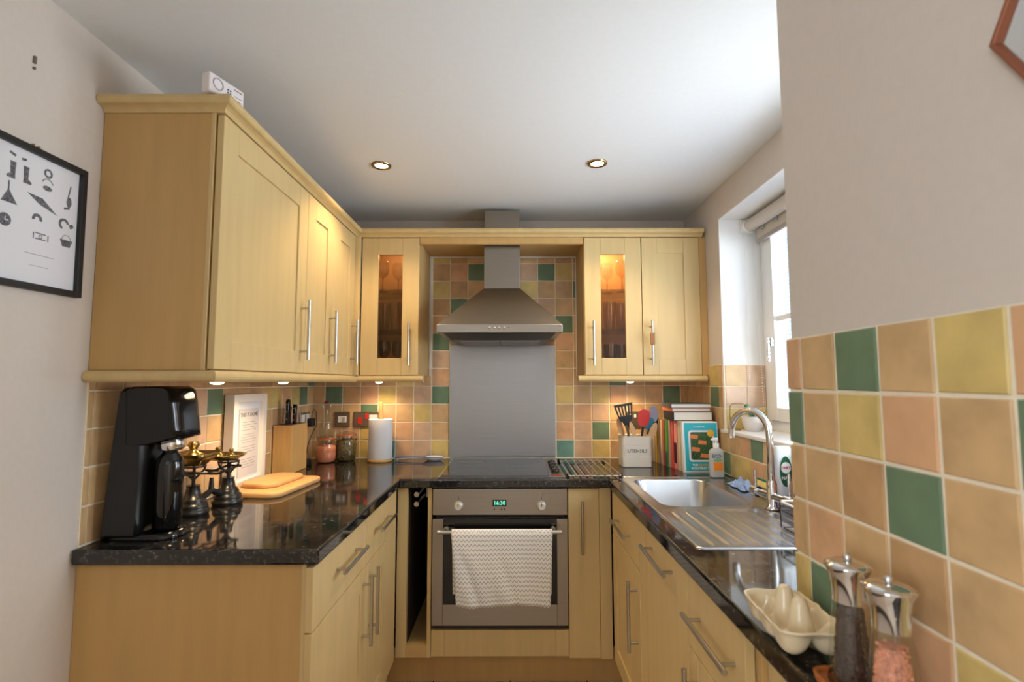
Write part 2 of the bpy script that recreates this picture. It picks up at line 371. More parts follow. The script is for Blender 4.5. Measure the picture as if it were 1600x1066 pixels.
# right wall: beside and below the window, and inside the far reveal
build('grout', MB().box((RX, -.004, BZ-.004), (RX-GD, WY0, 1.420)).box((RX, WY0, BZ-.004), (RX-GD, -1.94, WZ0-.013)).box((RX, WY0-t_, WZ0+.004), (RX+.195, WY0-t_-GD, 1.420)), GROUT, wr)
RIGHT = {4: {2: 'T', 3: 'T', 4: 'Y'}, 3: {1: 'T', 2: 'B', 3: 'T', 4: 'G'}, 2: {3: 'T', 4: 'T'}, 1: {4: 'B', 5: 'T', 6: 'T', 7: 'P', 8: 'G', 9: 'T', 10: 'K'}, 0: {4: 'B', 5: 'G', 6: 'Y', 7: 'Y', 8: 'P', 9: 'T', 10: 'K'}}
for r in range(5):
    for k in range(0, 19):
        a, b = -.03-(k-1)*.1045-.002, -.03-k*.1045+.002
        if k == 0: a = -.008
        if r >= 2:
            if k > 5: continue
            b = max(b, WY0)
        b = max(b, -1.935)
        if a-b < .01: continue
        za, zb = BZ+r*P+.0026, BZ+(r+1)*P-.0026
        if r == 1: zb = WZ0-.013 if k > 4 else zb
        if r == 4: zb = 1.418
        put(wr, RIGHT.get(r, {}).get(k) or random.choice('TTKBTP'), (RX-GD, (a+b)/2, (za+zb)/2), -PI/2, (a-b)/TS, (zb-za)/TS)
for r in range(3):
    for k in range(2):
        za, zb = (WZ0+.006 if r == 0 else BZ+(r+2)*P+.002), min(BZ+(r+3)*P-.002, 1.418)
        xa, xb = RX+.004+k*P, min(RX+.002+(k+1)*P, RX+.194)
        put(wr, ['YY', 'KK', 'TK'][r][k], ((xa+xb)/2, WY0-t_-GD, (za+zb)/2), 0, (xb-xa)/TS, (zb-za)/TS)
# pier
PX = .545
build('grout', MB().box((PX, -1.936, .911), (PX-GD, -3.3, 1.4225)), GROUT, wp)
PIER = ['PTGTYPTT', 'GTYPTGKY', 'TTBGTTPT', 'TPTBTTGT', 'YGTPYTTT']
for r in range(5):
    for k in range(-1, 12):
        a, b = -1.979-k*P-.0027, -1.979-(k+1)*P+.0027
        if k == -1: a = -1.932
        zt = 1.4236-r*P-.0027; zb = zt-P+.0054
        key = PIER[r][k+1] if k+1 < 8 else random.choice('TTKBYP')
        put(wp, key, (PX-GD, (a+b)/2, (zt+zb)/2), -PI/2, (a-b)/TS, (zt-zb)/TS)

# ================================================================ WORKTOP AND CABINETS
xs = [LX+.002, -.497, .425, .490, .955, RX-.002]; xs2 = sorted(set(xs+[.543]))
ys = [-.0015, -.600, -.63, -1.575, -1.5855, -1.940, -3.0]
def cells(xs, ys, inside, z0, z1):
    m = MB(); idx = {}; V = []; F = []
    def vid(i, j, t):
        if (i, j, t) not in idx: idx[(i, j, t)] = len(V); V.append((xs[i], ys[j], z1 if t else z0))
        return idx[(i, j, t)]
    occ = lambda i, j: 0 <= i < len(xs)-1 and 0 <= j < len(ys)-1 and inside((xs[i]+xs[i+1])/2, (ys[j]+ys[j+1])/2)
    for i in range(len(xs)-1):
        for j in range(len(ys)-1):
            if not occ(i, j): continue
            for t in (0, 1): F.append((vid(i, j, t), vid(i+1, j, t), vid(i+1, j+1, t), vid(i, j+1, t)))
            for di, dj, a, b in ((-1, 0, (i, j), (i, j+1)), (1, 0, (i+1, j), (i+1, j+1)), (0, -1, (i, j), (i+1, j)), (0, 1, (i, j+1), (i+1, j+1))):
                if not occ(i+di, j+dj): F.append((vid(*a, 0), vid(*b, 0), vid(*b, 1), vid(*a, 1)))
    return m.add(V, F)
def inside(x, y):
    if .490 < x < .955 and -1.575 < y < -.600: return False       # sink cut-out
    if y > -.63: return True
    if x < -.497: return y > -1.5855
    if x > .425: return y > -1.94 or x < .543
    return False
build('worktop', cells(xs2, ys, inside, .871, WT), STONE, loc=(0, 0, .871), bevel=.007, seg=3,
      label='U-shaped glossy black speckled worktop running round three walls', cat='worktop')

def fmap(face, F):
    if face == 'y-': return lambda u, z, n: (u, F-n, z)
    if face == 'x+': return lambda u, z, n: (F+n, u, z)
    return lambda u, z, n: (F-n, u, z)
def handle(parent, face, F, u, z0, L, horizontal=False, off=.032, name='handle', label=None):
    f = fmap(face, F); m = MB(); r = .0062
    if horizontal:
        m.tube([f(u-L/2, z0, off), f(u+L/2, z0, off)], r, 12)
        for s in (-1, 1): m.tube([f(u+s*(L/2-.03), z0, 0), f(u+s*(L/2-.03), z0, off)], .0045, 8)
    else:
        m.tube([f(u, z0, off), f(u, z0+L, off)], r, 12)
        for s in (.032, L-.032): m.tube([f(u, z0+s, 0), f(u, z0+s, off)], .0045, 8)
    return build(name, m, HANDLE, parent)
def door(root, face, F, u0, u1, z0, z1, style='shaker', st=.08, rt=.08, name='door', m_=None, th=.019):
    f = fmap(face, F); m = MB(); B = lambda a, b, c, d, n0, n1: m.box(f(a, c, n0), f(b, d, n1))
    if u0 > u1: u0, u1 = u1, u0
    g = .0004
    if style == 'flat': B(u0, u1, z0, z1, -th, 0)
    elif style == 'drawer':
        B(u0, u0+st-g, z0, z1, -th, 0); B(u1-st+g, u1, z0, z1, -th, 0); B(u0+st, u1-st, z0, z1, -th, -.0006)
    else:
        B(u0, u0+st-g, z0, z1, -th, 0); B(u1-st+g, u1, z0, z1, -th, 0)
        B(u0+st, u1-st, z1-rt, z1, -th, -.0004); B(u0+st, u1-st, z0, z0+rt, -th, -.0004)
        if style == 'shaker': B(u0+st-.004, u1-st+.004, z0+rt-.004, z1-rt+.004, -th+.002, -.0065)
    d = build(name, m, m_ or WOOD, root, bevel=.0011, seg=1)
    if style == 'glass':
        build('glass_panel', MB().box(f(u0+st-.006, z0+rt-.006, -.012), f(u1-st+.006, z1-rt+.006, -.009)), BRONZE, d, label='bronze tinted glass pane')
    return d

# ---- wall cabinets, left run (doors face +x at x=-.80)
WZ_0, WZ_1 = 1.372, 2.088; FXL = -.80
def carcass(root, a, b, m_=WOODE): return build('carcass', MB().box(a, b), m_, root, bevel=.001, seg=1)
units = [(-1.545, -.967, 'wide maple wall cabinet nearest the camera on the left wall', 'R'),
         (-.965, -.666, 'narrow maple wall cabinet in the middle of the left run', 'R'),
         (-.664, -.362, 'narrow maple wall cabinet at the far corner end of the left run', 'R')]
for i, (a, b, lab, _) in enumerate(units):
    t = thing('wall_cabinet', lab, 'cabinet', (LX+.16, (a+b)/2, WZ_0), 'maple wall cabinets on the left wall')
    carcass(t, (LX+.010, a+.001, WZ_0), (FXL-.021, b-.001, WZ_1))
    d = door(t, 'x+', FXL, a if i else -1.563, b-.002, WZ_0+.003, WZ_1-.004)
    handle(d, 'x+', FXL, b-.043, 1.423, .228)
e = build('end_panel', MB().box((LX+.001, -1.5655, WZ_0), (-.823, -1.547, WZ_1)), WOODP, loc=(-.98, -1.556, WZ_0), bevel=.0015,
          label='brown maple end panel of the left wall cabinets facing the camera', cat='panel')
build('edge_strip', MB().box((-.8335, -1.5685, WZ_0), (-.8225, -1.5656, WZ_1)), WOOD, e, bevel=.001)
build('corner_post', MB().box((-.822, -.360, WZ_0), (-.7785, -.3315, WZ_1)), WOOD, loc=(-.80, -.345, WZ_0), bevel=.0015,
      label='slim maple corner post between left run and left glass cabinet', cat='panel')

# ---- glass fronted and plain cabinets on the back wall
def hollow(root, x0, x1, y1=-.311, t=.016):
    m = MB(); a = -.010
    m.box((x0, a, WZ_0), (x0+t, y1, WZ_1)).box((x1-t, a, WZ_0), (x1, y1, WZ_1)).box((x0+t, a, WZ_0), (x1-t, y1, WZ_0+t)).box((x0+t, a, WZ_1-t), (x1-t, y1, WZ_1)).box((x0+t, a, WZ_0+t), (x1-t, a-.006, WZ_1-t))
    return build('carcass', m, WOODE, root)
def shelves(root, x0, x1):
    for z in (1.606, 1.815): build('shelf', MB().box((x0+.017, -.02, z), (x1-.017, -.295, z+.006)), SHELFG, root, label='clear glass shelf')
FB = -.33
gl = thing('glass_wall_cabinet', 'dim glass-door maple wall cabinet left of the cooker hood', 'cabinet', (-.627, -.16, WZ_0), 'glass fronted wall cabinets')
hollow(gl, -.7775, -.4785); shelves(gl, -.7775, -.4785)
d = door(gl, 'y-', FB, -.774, -.480, WZ_0+.003, WZ_1-.004, 'glass', .085, .086); handle(d, 'y-', FB, -.523, 1.423, .215)
gr = thing('glass_wall_cabinet', 'warmly lit glass-door maple wall cabinet right of the cooker hood', 'cabinet', (.52, -.16, WZ_0), 'glass fronted wall cabinets')
hollow(gr, .3705, .6675); shelves(gr, .3705, .6675)
d = door(gr, 'y-', FB, .373, .6655, WZ_0+.003, WZ_1-.004, 'glass', .084, .086); handle(d, 'y-', FB, .414, 1.423, .225)
cr = thing('wall_cabinet', 'solid-door maple wall cabinet beside the window wall', 'cabinet', (.82, -.16, WZ_0))
carcass(cr, (.6685, -.010, WZ_0), (.9665, -.309, WZ_1)); d = door(cr, 'y-', FB, .6695, .9655, WZ_0+.003, WZ_1-.004); hd = handle(d, 'y-', FB, .709, 1.423, .228)
kt = build('key_tag', MB().box((.693, -.372, 1.525), (.716, -.380, 1.585)), mat('tan_leather', S(150, 104, 60), .7), loc=(.705, -.376, 1.525), bevel=.002,
      label='small brown tag hanging on the handle of the solid wall cabinet', cat='tag')
build('cord_loop', MB().tube([(.7045, -.376, 1.585), (.709, -.371, 1.60), (.712, -.370, 1.60)], .0012, 6), kt.data.materials[0], kt)
build('filler_panel', MB().box((.968, -.012, WZ_0), (RX-.001, -.3255, WZ_1)), WOODP, loc=(.985, -.16, WZ_0), bevel=.001,
      label='narrow maple filler between right wall cabinet and window wall', cat='panel')
build('bridging_panel', MB().box((-.477, -.010, 2.068), (.369, -.31, 2.086)).box((-.477, -.312, 2.052), (.369, -.329, 2.087)), WOODP, loc=(-.05, -.2, 2.05), bevel=.001,
      label='maple bridging panel over the cooker hood joining the glass cabinets', cat='panel')

def sweep(path, prof):
    "profile (outset, z) swept along a plan path, mitred; outset goes to the right of travel"
    n = len(path); loops = []
    P2 = [Vector(p) for p in path]
    for i in range(n):
        d0 = (P2[i]-P2[i-1]).normalized() if i else (P2[1]-P2[0]).normalized()
        d1 = (P2[i+1]-P2[i]).normalized() if i < n-1 else d0
        n0 = Vector((d0.y, -d0.x)); n1 = Vector((d1.y, -d1.x)); b = (n0+n1); b = b/(b.length_squared/2) if b.length > .01 else n0
        loops.append([(P2[i].x+b.x*o, P2[i].y+b.y*o, z) for o, z in prof])
    return MB().loft(loops, smooth=False)
corn = [(-.03, WZ_1), (.002, WZ_1), (.004, WZ_1+.005), (.008, WZ_1+.010), (.016, WZ_1+.014), (.026, WZ_1+.016), (.031, WZ_1+.021), (.0325, WZ_1+.029), (.030, WZ_1+.037), (.025, WZ_1+.041), (-.03, WZ_1+.041)]
cp = [(LX+.002, -1.566), (-.800, -1.566), (-.800, -.332), (.985, -.332)]
build('cornice', sweep(cp, corn), WOOD, loc=(-.5, -.5, WZ_1), bevel=.0015, label='moulded maple cornice running along the top of all wall cabinets', cat='moulding')
pel = [(-.03, 1.3395)]+[(.004+.016*math.cos(a), 1.3555+.016*math.sin(a)) for a in [(-90+22.5*i)*PI/180 for i in range(9)]]+[(-.03, 1.3715)]
PATHS = [([(LX+.002, -1.566), (-.800, -1.566), (-.800, -.332), (-.452, -.332)], 'rounded maple light rail under left wall cabinets and left glass cabinet'),
         ([(.335, -.332), (.985, -.332)], 'rounded maple light rail under the right-hand wall cabinets')]
for pth, lab in PATHS: build('light_rail', sweep(pth, pel), WOOD, loc=(pth[0][0]+.1, pth[0][1], 1.34), bevel=.001, label=lab, cat='moulding', group='light rails under the wall cabinets')
build('filler_panel', MB().box((-.478, -.012, 1.3723), (-.452, -.05, 1.3925)), WOODE, loc=(-.46, -.03, 1.3723), label='small maple return at the foot of the left glass cabinet', cat='panel') if False else None

# ---- glassware inside the two glass cabinets
def wineglass(h=.17, r=.036):
    t = thing('wine_glass', 'clear stemmed glass', 'glass', (0, 0, 0))
    build('bowl', MB().lathe([(.005, h*.45), (r*.75, h*.55), (r, h*.72), (r*.93, h*.9), (r*.8, h)], n=16, cap0=True, cap1=False), WARE, t)
    build('stem', MB().lathe([(.030, 0), (.030, .003), (.006, .008), (.004, .03), (.004, h*.40), (.006, h*.46)], n=16), WARE, t)
    return t
wg = wineglass()
spots = [(gl, -.70, .95, 'on the bottom shelf of the left glass cabinet'), (gl, -.70, 1.0, 'on the top glass shelf of the left glass cabinet'), (gr, .44, 1, 'on the middle glass shelf of the right glass cabinet'), (gr, .44, 1, 'on the top glass shelf of the right glass cabinet')]
first = True
for (x0, z, y, dx, nn, lab, gp) in [(-.685, 1.389, -.20, .062, 3, 'wine glass standing on the bottom of the left glass cabinet', 'wine glasses in the left glass cabinet'),
                                 (-.700, 1.822, -.20, .072, 3, 'wine glass on the top glass shelf of the left glass cabinet', 'wine glasses on the left top shelf'),
                                 (.455, 1.822, -.20, .070, 3, 'wine glass on the top glass shelf of the right glass cabinet', 'wine glasses on the right top shelf')]:
    for i in range(nn):
        o = wg if first else copy_tree(wg); first = False
        o.location = (x0+i*dx, y+(.06 if i % 2 else 0), z); o['label'] = ['leftmost ', 'middle ', 'rightmost '][i]+lab; o['group'] = gp
def tumbler(h=.15, r=.036):
    return build('tumbler', MB().lathe([(r*.7, 0), (r*.75, .004), (r*.9, h*.6), (r, h)], n=16, cap1=False), WARE, loc=(0, 0, 0), cat='glass')
tb = tumbler(); first = True
for (x0, z, n_, lab, gp) in [(.445, 1.613, 3, 'tall glass on the middle shelf of the right glass cabinet', 'tall glasses on the right middle shelf'),
                             (.448, 1.389, 3, 'tall glass on the bottom of the right glass cabinet', 'tall glasses at the bottom of the right cabinet'),
                             (-.695, 1.613, 3, 'tall glass on the middle shelf of the left glass cabinet', 'tall glasses on the left middle shelf')]:
    for i in range(n_):
        o = tb if first else tb.copy()
        if not first: COL.objects.link(o)
        first = False; o.location = (x0+i*.075, -.17-.05*(i % 2), z); tag(o, ['leftmost ', 'middle ', 'rightmost '][i]+lab, 'glass', gp)
# cabinet lights (real small lamps in the cabinet tops)
for x, e_, lab in ((.52, 2.6, 'small round light in the top of the right glass cabinet'), (-.627, .6, 'small round light in the top of the left glass cabinet')):
    cabl = thing('cabinet_light', lab, 'light', (x, -.15, 2.05))
    build('housing', MB().lathe([(.028, 2.058), (.028, 2.0715)], (x, -.15, 0), 20), CHROME, cabl)
    build('lens', MB().lathe([(.020, 2.055), (.020, 2.058)], (x, -.15, 0), 20), LENS if e_ > 1 else mat('unlit_lens', S(220, 210, 190), .3), cabl)
    lamp('cabinet_lamp_glow', 'POINT', (x, -.15, 2.04), e_, (1, .78, .56), shadow_soft_size=.02)

# ---- puck lights under the wall cabinets
def puck(x, y, lab, e_=1.5):
    t = thing('puck_light', lab, 'light', (x, y, 1.33), 'under-cabinet lights')
    build('housing', MB().lathe([(.036, 1.341), (.040, 1.346), (.040, 1.3715)], (x, y, 0), 24), CHROME, t)
    build('lens', MB().lathe([(.006, 1.3325), (.014, 1.334), (.018, 1.337), (.020, 1.341)], (x, y, 0), 20), LENS, t, label='glowing warm lens')
    lamp('puck_beam', 'SPOT', (x, y, 1.328), e_, (1, .70, .38), spot_size=2.6, spot_blend=.7, shadow_soft_size=.02)
puck(-.90, -1.37, 'glowing round light under the wall cabinet above the soda maker', 7)
puck(-.91, -.895, 'glowing round light under the left wall cabinets above the print', 7)
puck(-.722, -.15, 'glowing round light under the left glass cabinet above the kitchen roll', 4)
puck(.635, -.17, 'glowing round light under the right wall cabinets above the utensil pot', 5.5)

# ---- left base units (doors face +x at x=-.51)
FL = -.51
def base_unit(name, lab, face, F, a, b, group, drawer_z=.700, handles=(), st=.065, body=None, back=None):
    t = thing(name, lab, 'cabinet', (F+(-.3 if face == 'x+' else .3), (a+b)/2, .14), group)
    f = fmap(face, F); build('carcass', MB().box(f(a-.001, .14, -.021), f(b+.001, .868, back or -.5)), WOODE, t)
    return t
lo = [(-1.583, -1.099, 'maple base unit with drawer at the near end of the left run', -1.311, -1.092-.04),
      (-1.096, -.800, 'maple base unit with drawer further along the left run', -.893, -1.051)]
for i, (a, b, lab, hy, vy) in enumerate(lo):
    t = thing('base_cabinet', lab, 'cabinet', (-.80, (a+b)/2, .14), 'drawer base units of the left run')
    build('carcass', MB().box((LX+.01, max(a, -1.543), .14), (FL-.021, b, .870)), WOODE, t)
    dr = door(t, 'x+', FL, a+.001, b-.001, .703, .864, 'drawer', .055, name='drawer'); handle(dr, 'x+', FL, hy, .797, .235, True)
    dd = door(t, 'x+', FL, a+.001, b-.001, .146, .699, 'shaker', .055, .07); handle(dd, 'x+', FL, vy, .452, .232)
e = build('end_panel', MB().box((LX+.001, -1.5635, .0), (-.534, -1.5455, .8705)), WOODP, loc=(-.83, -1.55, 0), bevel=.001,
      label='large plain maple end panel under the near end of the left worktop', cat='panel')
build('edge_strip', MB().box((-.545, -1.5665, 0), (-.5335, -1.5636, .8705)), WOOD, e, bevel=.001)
build('filler_panel', MB().box((-.531, -.797, .14), (-.512, -.626, .868)), WOOD, loc=(-.52, -.7, .14), bevel=.001, label='flat maple corner filler at the far end of the left base units', cat='panel')
# ---- back run
FY = -.60
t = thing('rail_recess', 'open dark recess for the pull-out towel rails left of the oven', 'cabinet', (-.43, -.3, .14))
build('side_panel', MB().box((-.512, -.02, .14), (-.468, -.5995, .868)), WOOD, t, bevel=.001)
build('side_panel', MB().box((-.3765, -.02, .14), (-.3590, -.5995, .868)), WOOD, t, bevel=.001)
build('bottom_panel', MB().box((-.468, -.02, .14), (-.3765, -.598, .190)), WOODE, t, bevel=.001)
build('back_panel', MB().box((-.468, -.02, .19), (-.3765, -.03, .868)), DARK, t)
build('lining', MB().box((-.4675, -.03, .19), (-.4655, -.57, .868)).box((-.3790, -.03, .19), (-.3770, -.57, .868)).box((-.465, -.03, .862), (-.379, -.57, .868)), DARK, t, label='inner lining coloured as shade')  # thin dark sheets stand in for the shade inside the recess
rl = thing('towel_rail', 'pull-out steel towel rails with two round ends in the recess', 'rail', (-.44, -.3, .78))
for z in (.826, .783): build('rail', MB().tube([(-.438, -.05, z), (-.438, -.53, z)], .0095, 14).tube([(-.438, -.53, z), (-.438, -.545, z)], .0115, 14), HANDLE, rl)
build('mounting_plate', MB().box((-.4265, -.06, .77), (-.3795, -.34, .84)), HANDLE, rl)

# oven
ov = thing('oven', 'built-in stainless steel oven below the hob', 'oven', (-.054, -.3, .26))
OX0, OX1 = -.353, .244
build('oven_body', MB().box((OX0+.01, -.03, .262), (OX1-.01, -.585, .860)), mat('oven_case', S(40, 38, 36), .6), ov)
cp_ = build('control_panel', MB().box((OX0, -.585, .751), (OX1, -.612, .866)), STEELH, ov, bevel=.002)
for x in (-.238, .129):
    kb = build('knob', MB().lathe([(.021, -.612), (.020, -.622), (.017, -.640), (.014, -.643)], (x, 0, .793), 24, axis='y'), mat('light_silver_knob', S(214, 212, 206), .35, .5), ov, label='round steel knob')
    build('pointer', MB().box((x-.0012, -.6445, .794), (x+.0012, -.6405, .810)), BLACK, kb)
    build('mark', MB().box((x-.001, -.6115, .818), (x+.001, -.613, .832)), BLACK, cp_)
build('display', MB().box((-.088, -.6115, .789), (-.026, -.6135, .817)), BGLASS, ov, bevel=.0008)
text('clock_digits', '16:30', .024, LCD, ov, facing((-.057, -.6137, .803), (0, -1, 0)), label='glowing green clock digits', bold=.0004)
for x in (-.080, -.048, -.034): build('button', MB().lathe([(.0034, -.612), (.0030, -.616)], (x, 0, .776), 10, axis='y'), BLACK, ov)
m = MB(); y0_, y1_ = -.587, -.615
m.box((OX0, y0_, .281), (-.305, y1_, .735)).box((.196, y0_, .281), (OX1, y1_, .735)).box((-.305, y0_, .281), (.196, y1_, .369)).box((-.305, y0_, .369), (.196, y0_-.01, .735))
od = build('oven_door', m, STEELH, ov, bevel=.0015)
build('oven_window', MB().box((-.3045, -.5975, .3695), (.1955, -.6145, .7345)), BGLASS, od, bevel=.001, label='black glass oven window')
m = MB().tube([(-.324, -.668, .693), (.212, -.668, .693)], .0085, 16)
for x in (-.292, .180): m.tube([(x, -.614, .693), (x, -.668, .693)], .0065, 10).lathe([(.012, -.6145), (.011, -.62)], (x, 0, .693), 14, axis='y')
build('handle', m, HANDLE, od)
build('vent_gap', MB().box((OX0+.004, -.582, .264), (OX1-.004, -.600, .279)), BLACK, ov)
# tea towel over the oven handle
def towel():
    W0, W1 = -.262, .172; prof = []
    for i in range(22): prof.append((-.6805-.0015*i/21, .390+(.693-.390)*i/21, i))
    for a in range(1, 8): prof.append((-.668-.0125*math.cos(a*PI/8), .693+.0125*math.sin(a*PI/8), 22))
    for i in range(16): prof.append((-.6555+.002*i/15, .693-(.693-.43)*i/15, 23))
    m = MB(); nx = 46; vs = []; uv = []; L = 0
    for j, (y, z, k) in enumerate(prof):
        if j: L += math.hypot(y-prof[j-1][0], z-prof[j-1][1])
        fall = min(1, max(0, (.69-z)/.30)) if k != 23 else .25*max(0, (.69-z)/.3)
        for i in range(nx+1):
            u = i/nx; x = W0+(W1-W0)*u
            narrow = .022*fall*(1-u)**2 - .010*fall*u**3
            w_ = .007*fall*math.sin(u*9+1.5*z*6)+.004*fall*math.sin(u*23+z*18)
            sgn = -1 if k < 22 else (0 if k == 22 else .4)
            sag = -.010*(1-fall)*0
            vs.append((x+narrow, y+sgn*abs(w_)*1.2, z-(.006*math.sin(u*7)*fall if k != 22 else 0)+sag)); uv.append((x*1.0, L))
    fs = []
    for j in range(len(prof)-1):
        for i in range(nx): a = j*(nx+1)+i; fs.append((a, a+1, a+nx+2, a+nx+1))
    m.add(vs, fs, True)
    o = build('tea_towel', m, ZIG, loc=(-.045, -.668, .39), label='white tea towel with grey zigzag lines hanging on the oven handle', cat='towel')
    ul = o.data.uv_layers.new(name='UVMap')
    for lp in o.data.loops: ul.data[lp.index].uv = uv[lp.vertex_index]
    sd = o.modifiers.new('cloth_thickness', 'SOLIDIFY'); sd.thickness = .0016; sd.offset = 0
    hem = MB().tube([(W0+.020+.0, -.690, .395), (-.15, -.691, .389), (-.04, -.691, .391), (.07, -.690, .386), (.158, -.689, .390)], .0018, 6)
towel()
# panel under the oven, narrow door, fillers, plinths
pn = thing('oven_base_panel', 'wide maple panel with stile lines directly under the oven', 'panel', (-.054, -.6, .145))
door(pn, 'y-', FY, -.3565, .2465, .146, .256, 'drawer', .058, name='front_panel')
nd = thing('base_cabinet', 'narrow flat maple door cabinet right of the oven', 'cabinet', (.316, -.3, .14))
build('carcass', MB().box((.2485, -.02, .14), (.386, -.579, .868)), WOODE, nd)
d = door(nd, 'y-', FY, .249, .386, .138, .864, 'flat'); handle(d, 'y-', FY, .308, .585, .228)
build('filler_panel', MB().box((.3875, -.582, .134), (.4395, -.6, .868)), WOOD, loc=(.41, -.59, .134), bevel=.001, label='slim maple corner filler between narrow door and right base units', cat='panel')
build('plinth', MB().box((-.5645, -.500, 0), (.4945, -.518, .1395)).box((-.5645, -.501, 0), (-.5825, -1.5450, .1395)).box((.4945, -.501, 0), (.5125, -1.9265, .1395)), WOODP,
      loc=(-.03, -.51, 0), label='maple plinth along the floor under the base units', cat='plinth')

# ---- right base units (doors face -x at x=.44)
FR = .44
def rcab(a, b, lab, z1=.868, x0=.461):
    t = thing('base_cabinet', lab, 'cabinet', (.75 if a > -1.93 else .5, (a+b)/2, .14), 'base units of the right run')
    build('carcass', MB().box((x0, a-.001, .14), (.54 if a < -1.9 else .98, b+.001, .868 if not (-1.6 < (a+b)/2 < -.6) else .70)), WOODE, t); return t
t = rcab(-.63, -1.108, 'drawer and door maple base unit at the far corner below the sink')
dr = door(t, 'x-', FR, -.632, -1.106, .688, .864, 'drawer', .06, name='drawer'); handle(dr, 'x-', FR, -.868, .765, .262, True)
dd = door(t, 'x-', FR, -.632, -1.106, .146, .684, 'shaker', .06, .07); handle(dd, 'x-', FR, -1.065, .395, .242)
t = rcab(-1.110, -1.602, 'tall flat-door appliance front in the middle of the right run')
dd = door(t, 'x-', FR, -1.111, -1.600, .146, .864, 'flat', name='door'); handle(dd, 'x-', FR, -1.38, .816, .262, True)
build('stile_line', MB().box((FR-.0004, -1.1985, .15), (FR+.002, -1.2005, .86)), WOODP, dd)
t = rcab(-1.604, -1.925, 'maple drawer and door base unit nearest the camera on the right')
dr = door(t, 'x-', FR, -1.604, -1.924, .688, .864, 'flat', name='drawer'); handle(dr, 'x-', FR, -1.782, .782, .25, True)
dd = door(t, 'x-', FR, -1.604, -1.924, .146, .684, 'shaker', .06, .07); handle(dd, 'x-', FR, -1.66, .43, .228)
build('filler_panel', MB().box((.461, -1.945, .0), (.541, -1.927, .868)), WOODP, loc=(.50, -1.936, 0), bevel=.001, label='thin maple end panel after the right base units', cat='panel')
build('end_panel', MB().box((.472, -1.947, .0), (.541, -3.0, .868)), WOOD, loc=(.5, -2.4, 0), bevel=.001, label='plain maple panel below the narrow worktop at lower right', cat='panel')

# ================================================================ APPLIANCES
# cooker hood
hood = thing('cooker_hood', 'stainless steel pyramid chimney hood above the hob', 'hood', (-.06, -.2, 1.53))
hx0, hx1 = -.361, .241; cxh = -.053
m = MB().loft([[(hx0, -.013, 1.614), (hx1, -.013, 1.614), (hx1, -.500, 1.614), (hx0, -.500, 1.614)], [(cxh-.096, -.013, 1.826), (cxh+.096, -.013, 1.826), (cxh+.096, -.288, 1.826), (cxh-.096, -.288, 1.826)]], smooth=False)
build('canopy', m, STEEL, hood, bevel=.002)
band = build('front_band', MB().box((hx0, -.013, 1.575), (hx1, -.502, 1.6138)), STEELH, hood, bevel=.002)
build('chimney_cover', MB().box((cxh-.094, -.013, 1.8265), (cxh+.094, -.286, 2.066)), STEEL, hood, bevel=.0015)
build('chimney_flue', MB().box((cxh-.0935, -.012, 2.134), (cxh+.0935, -.25, 2.258)), STEEL, hood, bevel=.0015, label='steel flue section above the cornice')
for i, x in enumerate((-.108, -.084, -.061, -.037)):
    build('button', MB().lathe([(.0068, -.5015), (.0066, -.507), (.0045, -.5085)], (x, 0, 1.598), 14, axis='y'), CHROME, band, label='round silver button')
build('indicator', MB().lathe([(.003, -.5015), (.003, -.504)], (-.018, 0, 1.598), 10, axis='y'), mat('red_plastic', S(190, 40, 36), .3), band, label='tiny red indicator')
m = MB().loft([[(hx0+.03, -.03, 1.574), (hx1-.03, -.03, 1.574), (hx1-.03, -.475, 1.574), (hx0+.03, -.475, 1.574)], [(hx0+.06, -.06, 1.545), (hx1-.06, -.06, 1.545), (hx1-.06, -.42, 1.545), (hx0+.06, -.42, 1.545)]], smooth=False)
build('underside', m, mat('dull_grey_metal', S(120, 120, 118), .45, .8), hood)
for s in (0, 1):
    xa = hx0+.10+s*.205; build('filter', MB().box((xa, -.08, 1.540), (xa+.195, -.40, 1.5445)), mat('filter_mesh', S(150, 150, 148), .4, .9), hood, bevel=.001)
# splashback
build('splashback', MB().box((-.3555, -.0096, .9165), (.2445, -.0140, 1.548)), noisy('splashback_steel', S(176, 178, 182), .36, .06, 9, (.5, .5, 60), metal=1), loc=(-.05, -.011, .9165), bevel=.0008, label='brushed steel splashback between hob and hood', cat='splashback')
# hob
hob = thing('hob', 'black ceramic hob with four knobs set in the worktop', 'hob', (-.05, -.32, WT+.001))
build('steel_trim', MB().box((-.333, -.055, WT+.0008), (.2395, -.602, WT+.0045)), CHROME, hob, bevel=.0015)
gt = build('glass_top', MB().box((-.325, -.062, WT+.0046), (.168, -.592, WT+.0075)), BGLASS, hob, bevel=.001)
ringm = mat('grey_ring_print', S(120, 120, 120), .4)
for x, y, r in ((-.215, -.185, .075), (.045, -.185, .095), (-.20, -.445, .095), (.045, -.445, .075)):
    m = MB(); m.loft([[(x+q*math.cos(2*PI*i/48), y+q*math.sin(2*PI*i/48), WT+.0077) for i in range(48)] for q in (r, r-.0025)], False, False); build('cooking_ring', m, ringm, gt)
build('control_strip', MB().box((.170, -.062, WT+.0046), (.233, -.592, WT+.0068)), STEEL, hob, bevel=.001)
for i in range(4):
    c = (.202, -.235-.085*i, 0)
    build('knob', MB().lathe([(.019, WT+.0070), (.018, WT+.018), (.015, WT+.0225)], c, 18).box((c[0]-.003, c[1]-.015, WT+.022), (c[0]+.003, c[1]+.015, WT+.0265)), BLACK, hob, label='black plastic knob')
build('indicator', MB().box((.185, -.555, WT+.0066), (.215, -.575, WT+.0080)), mat('red_plastic', S(190, 40, 36), .3), hob, label='small red indicator strip')
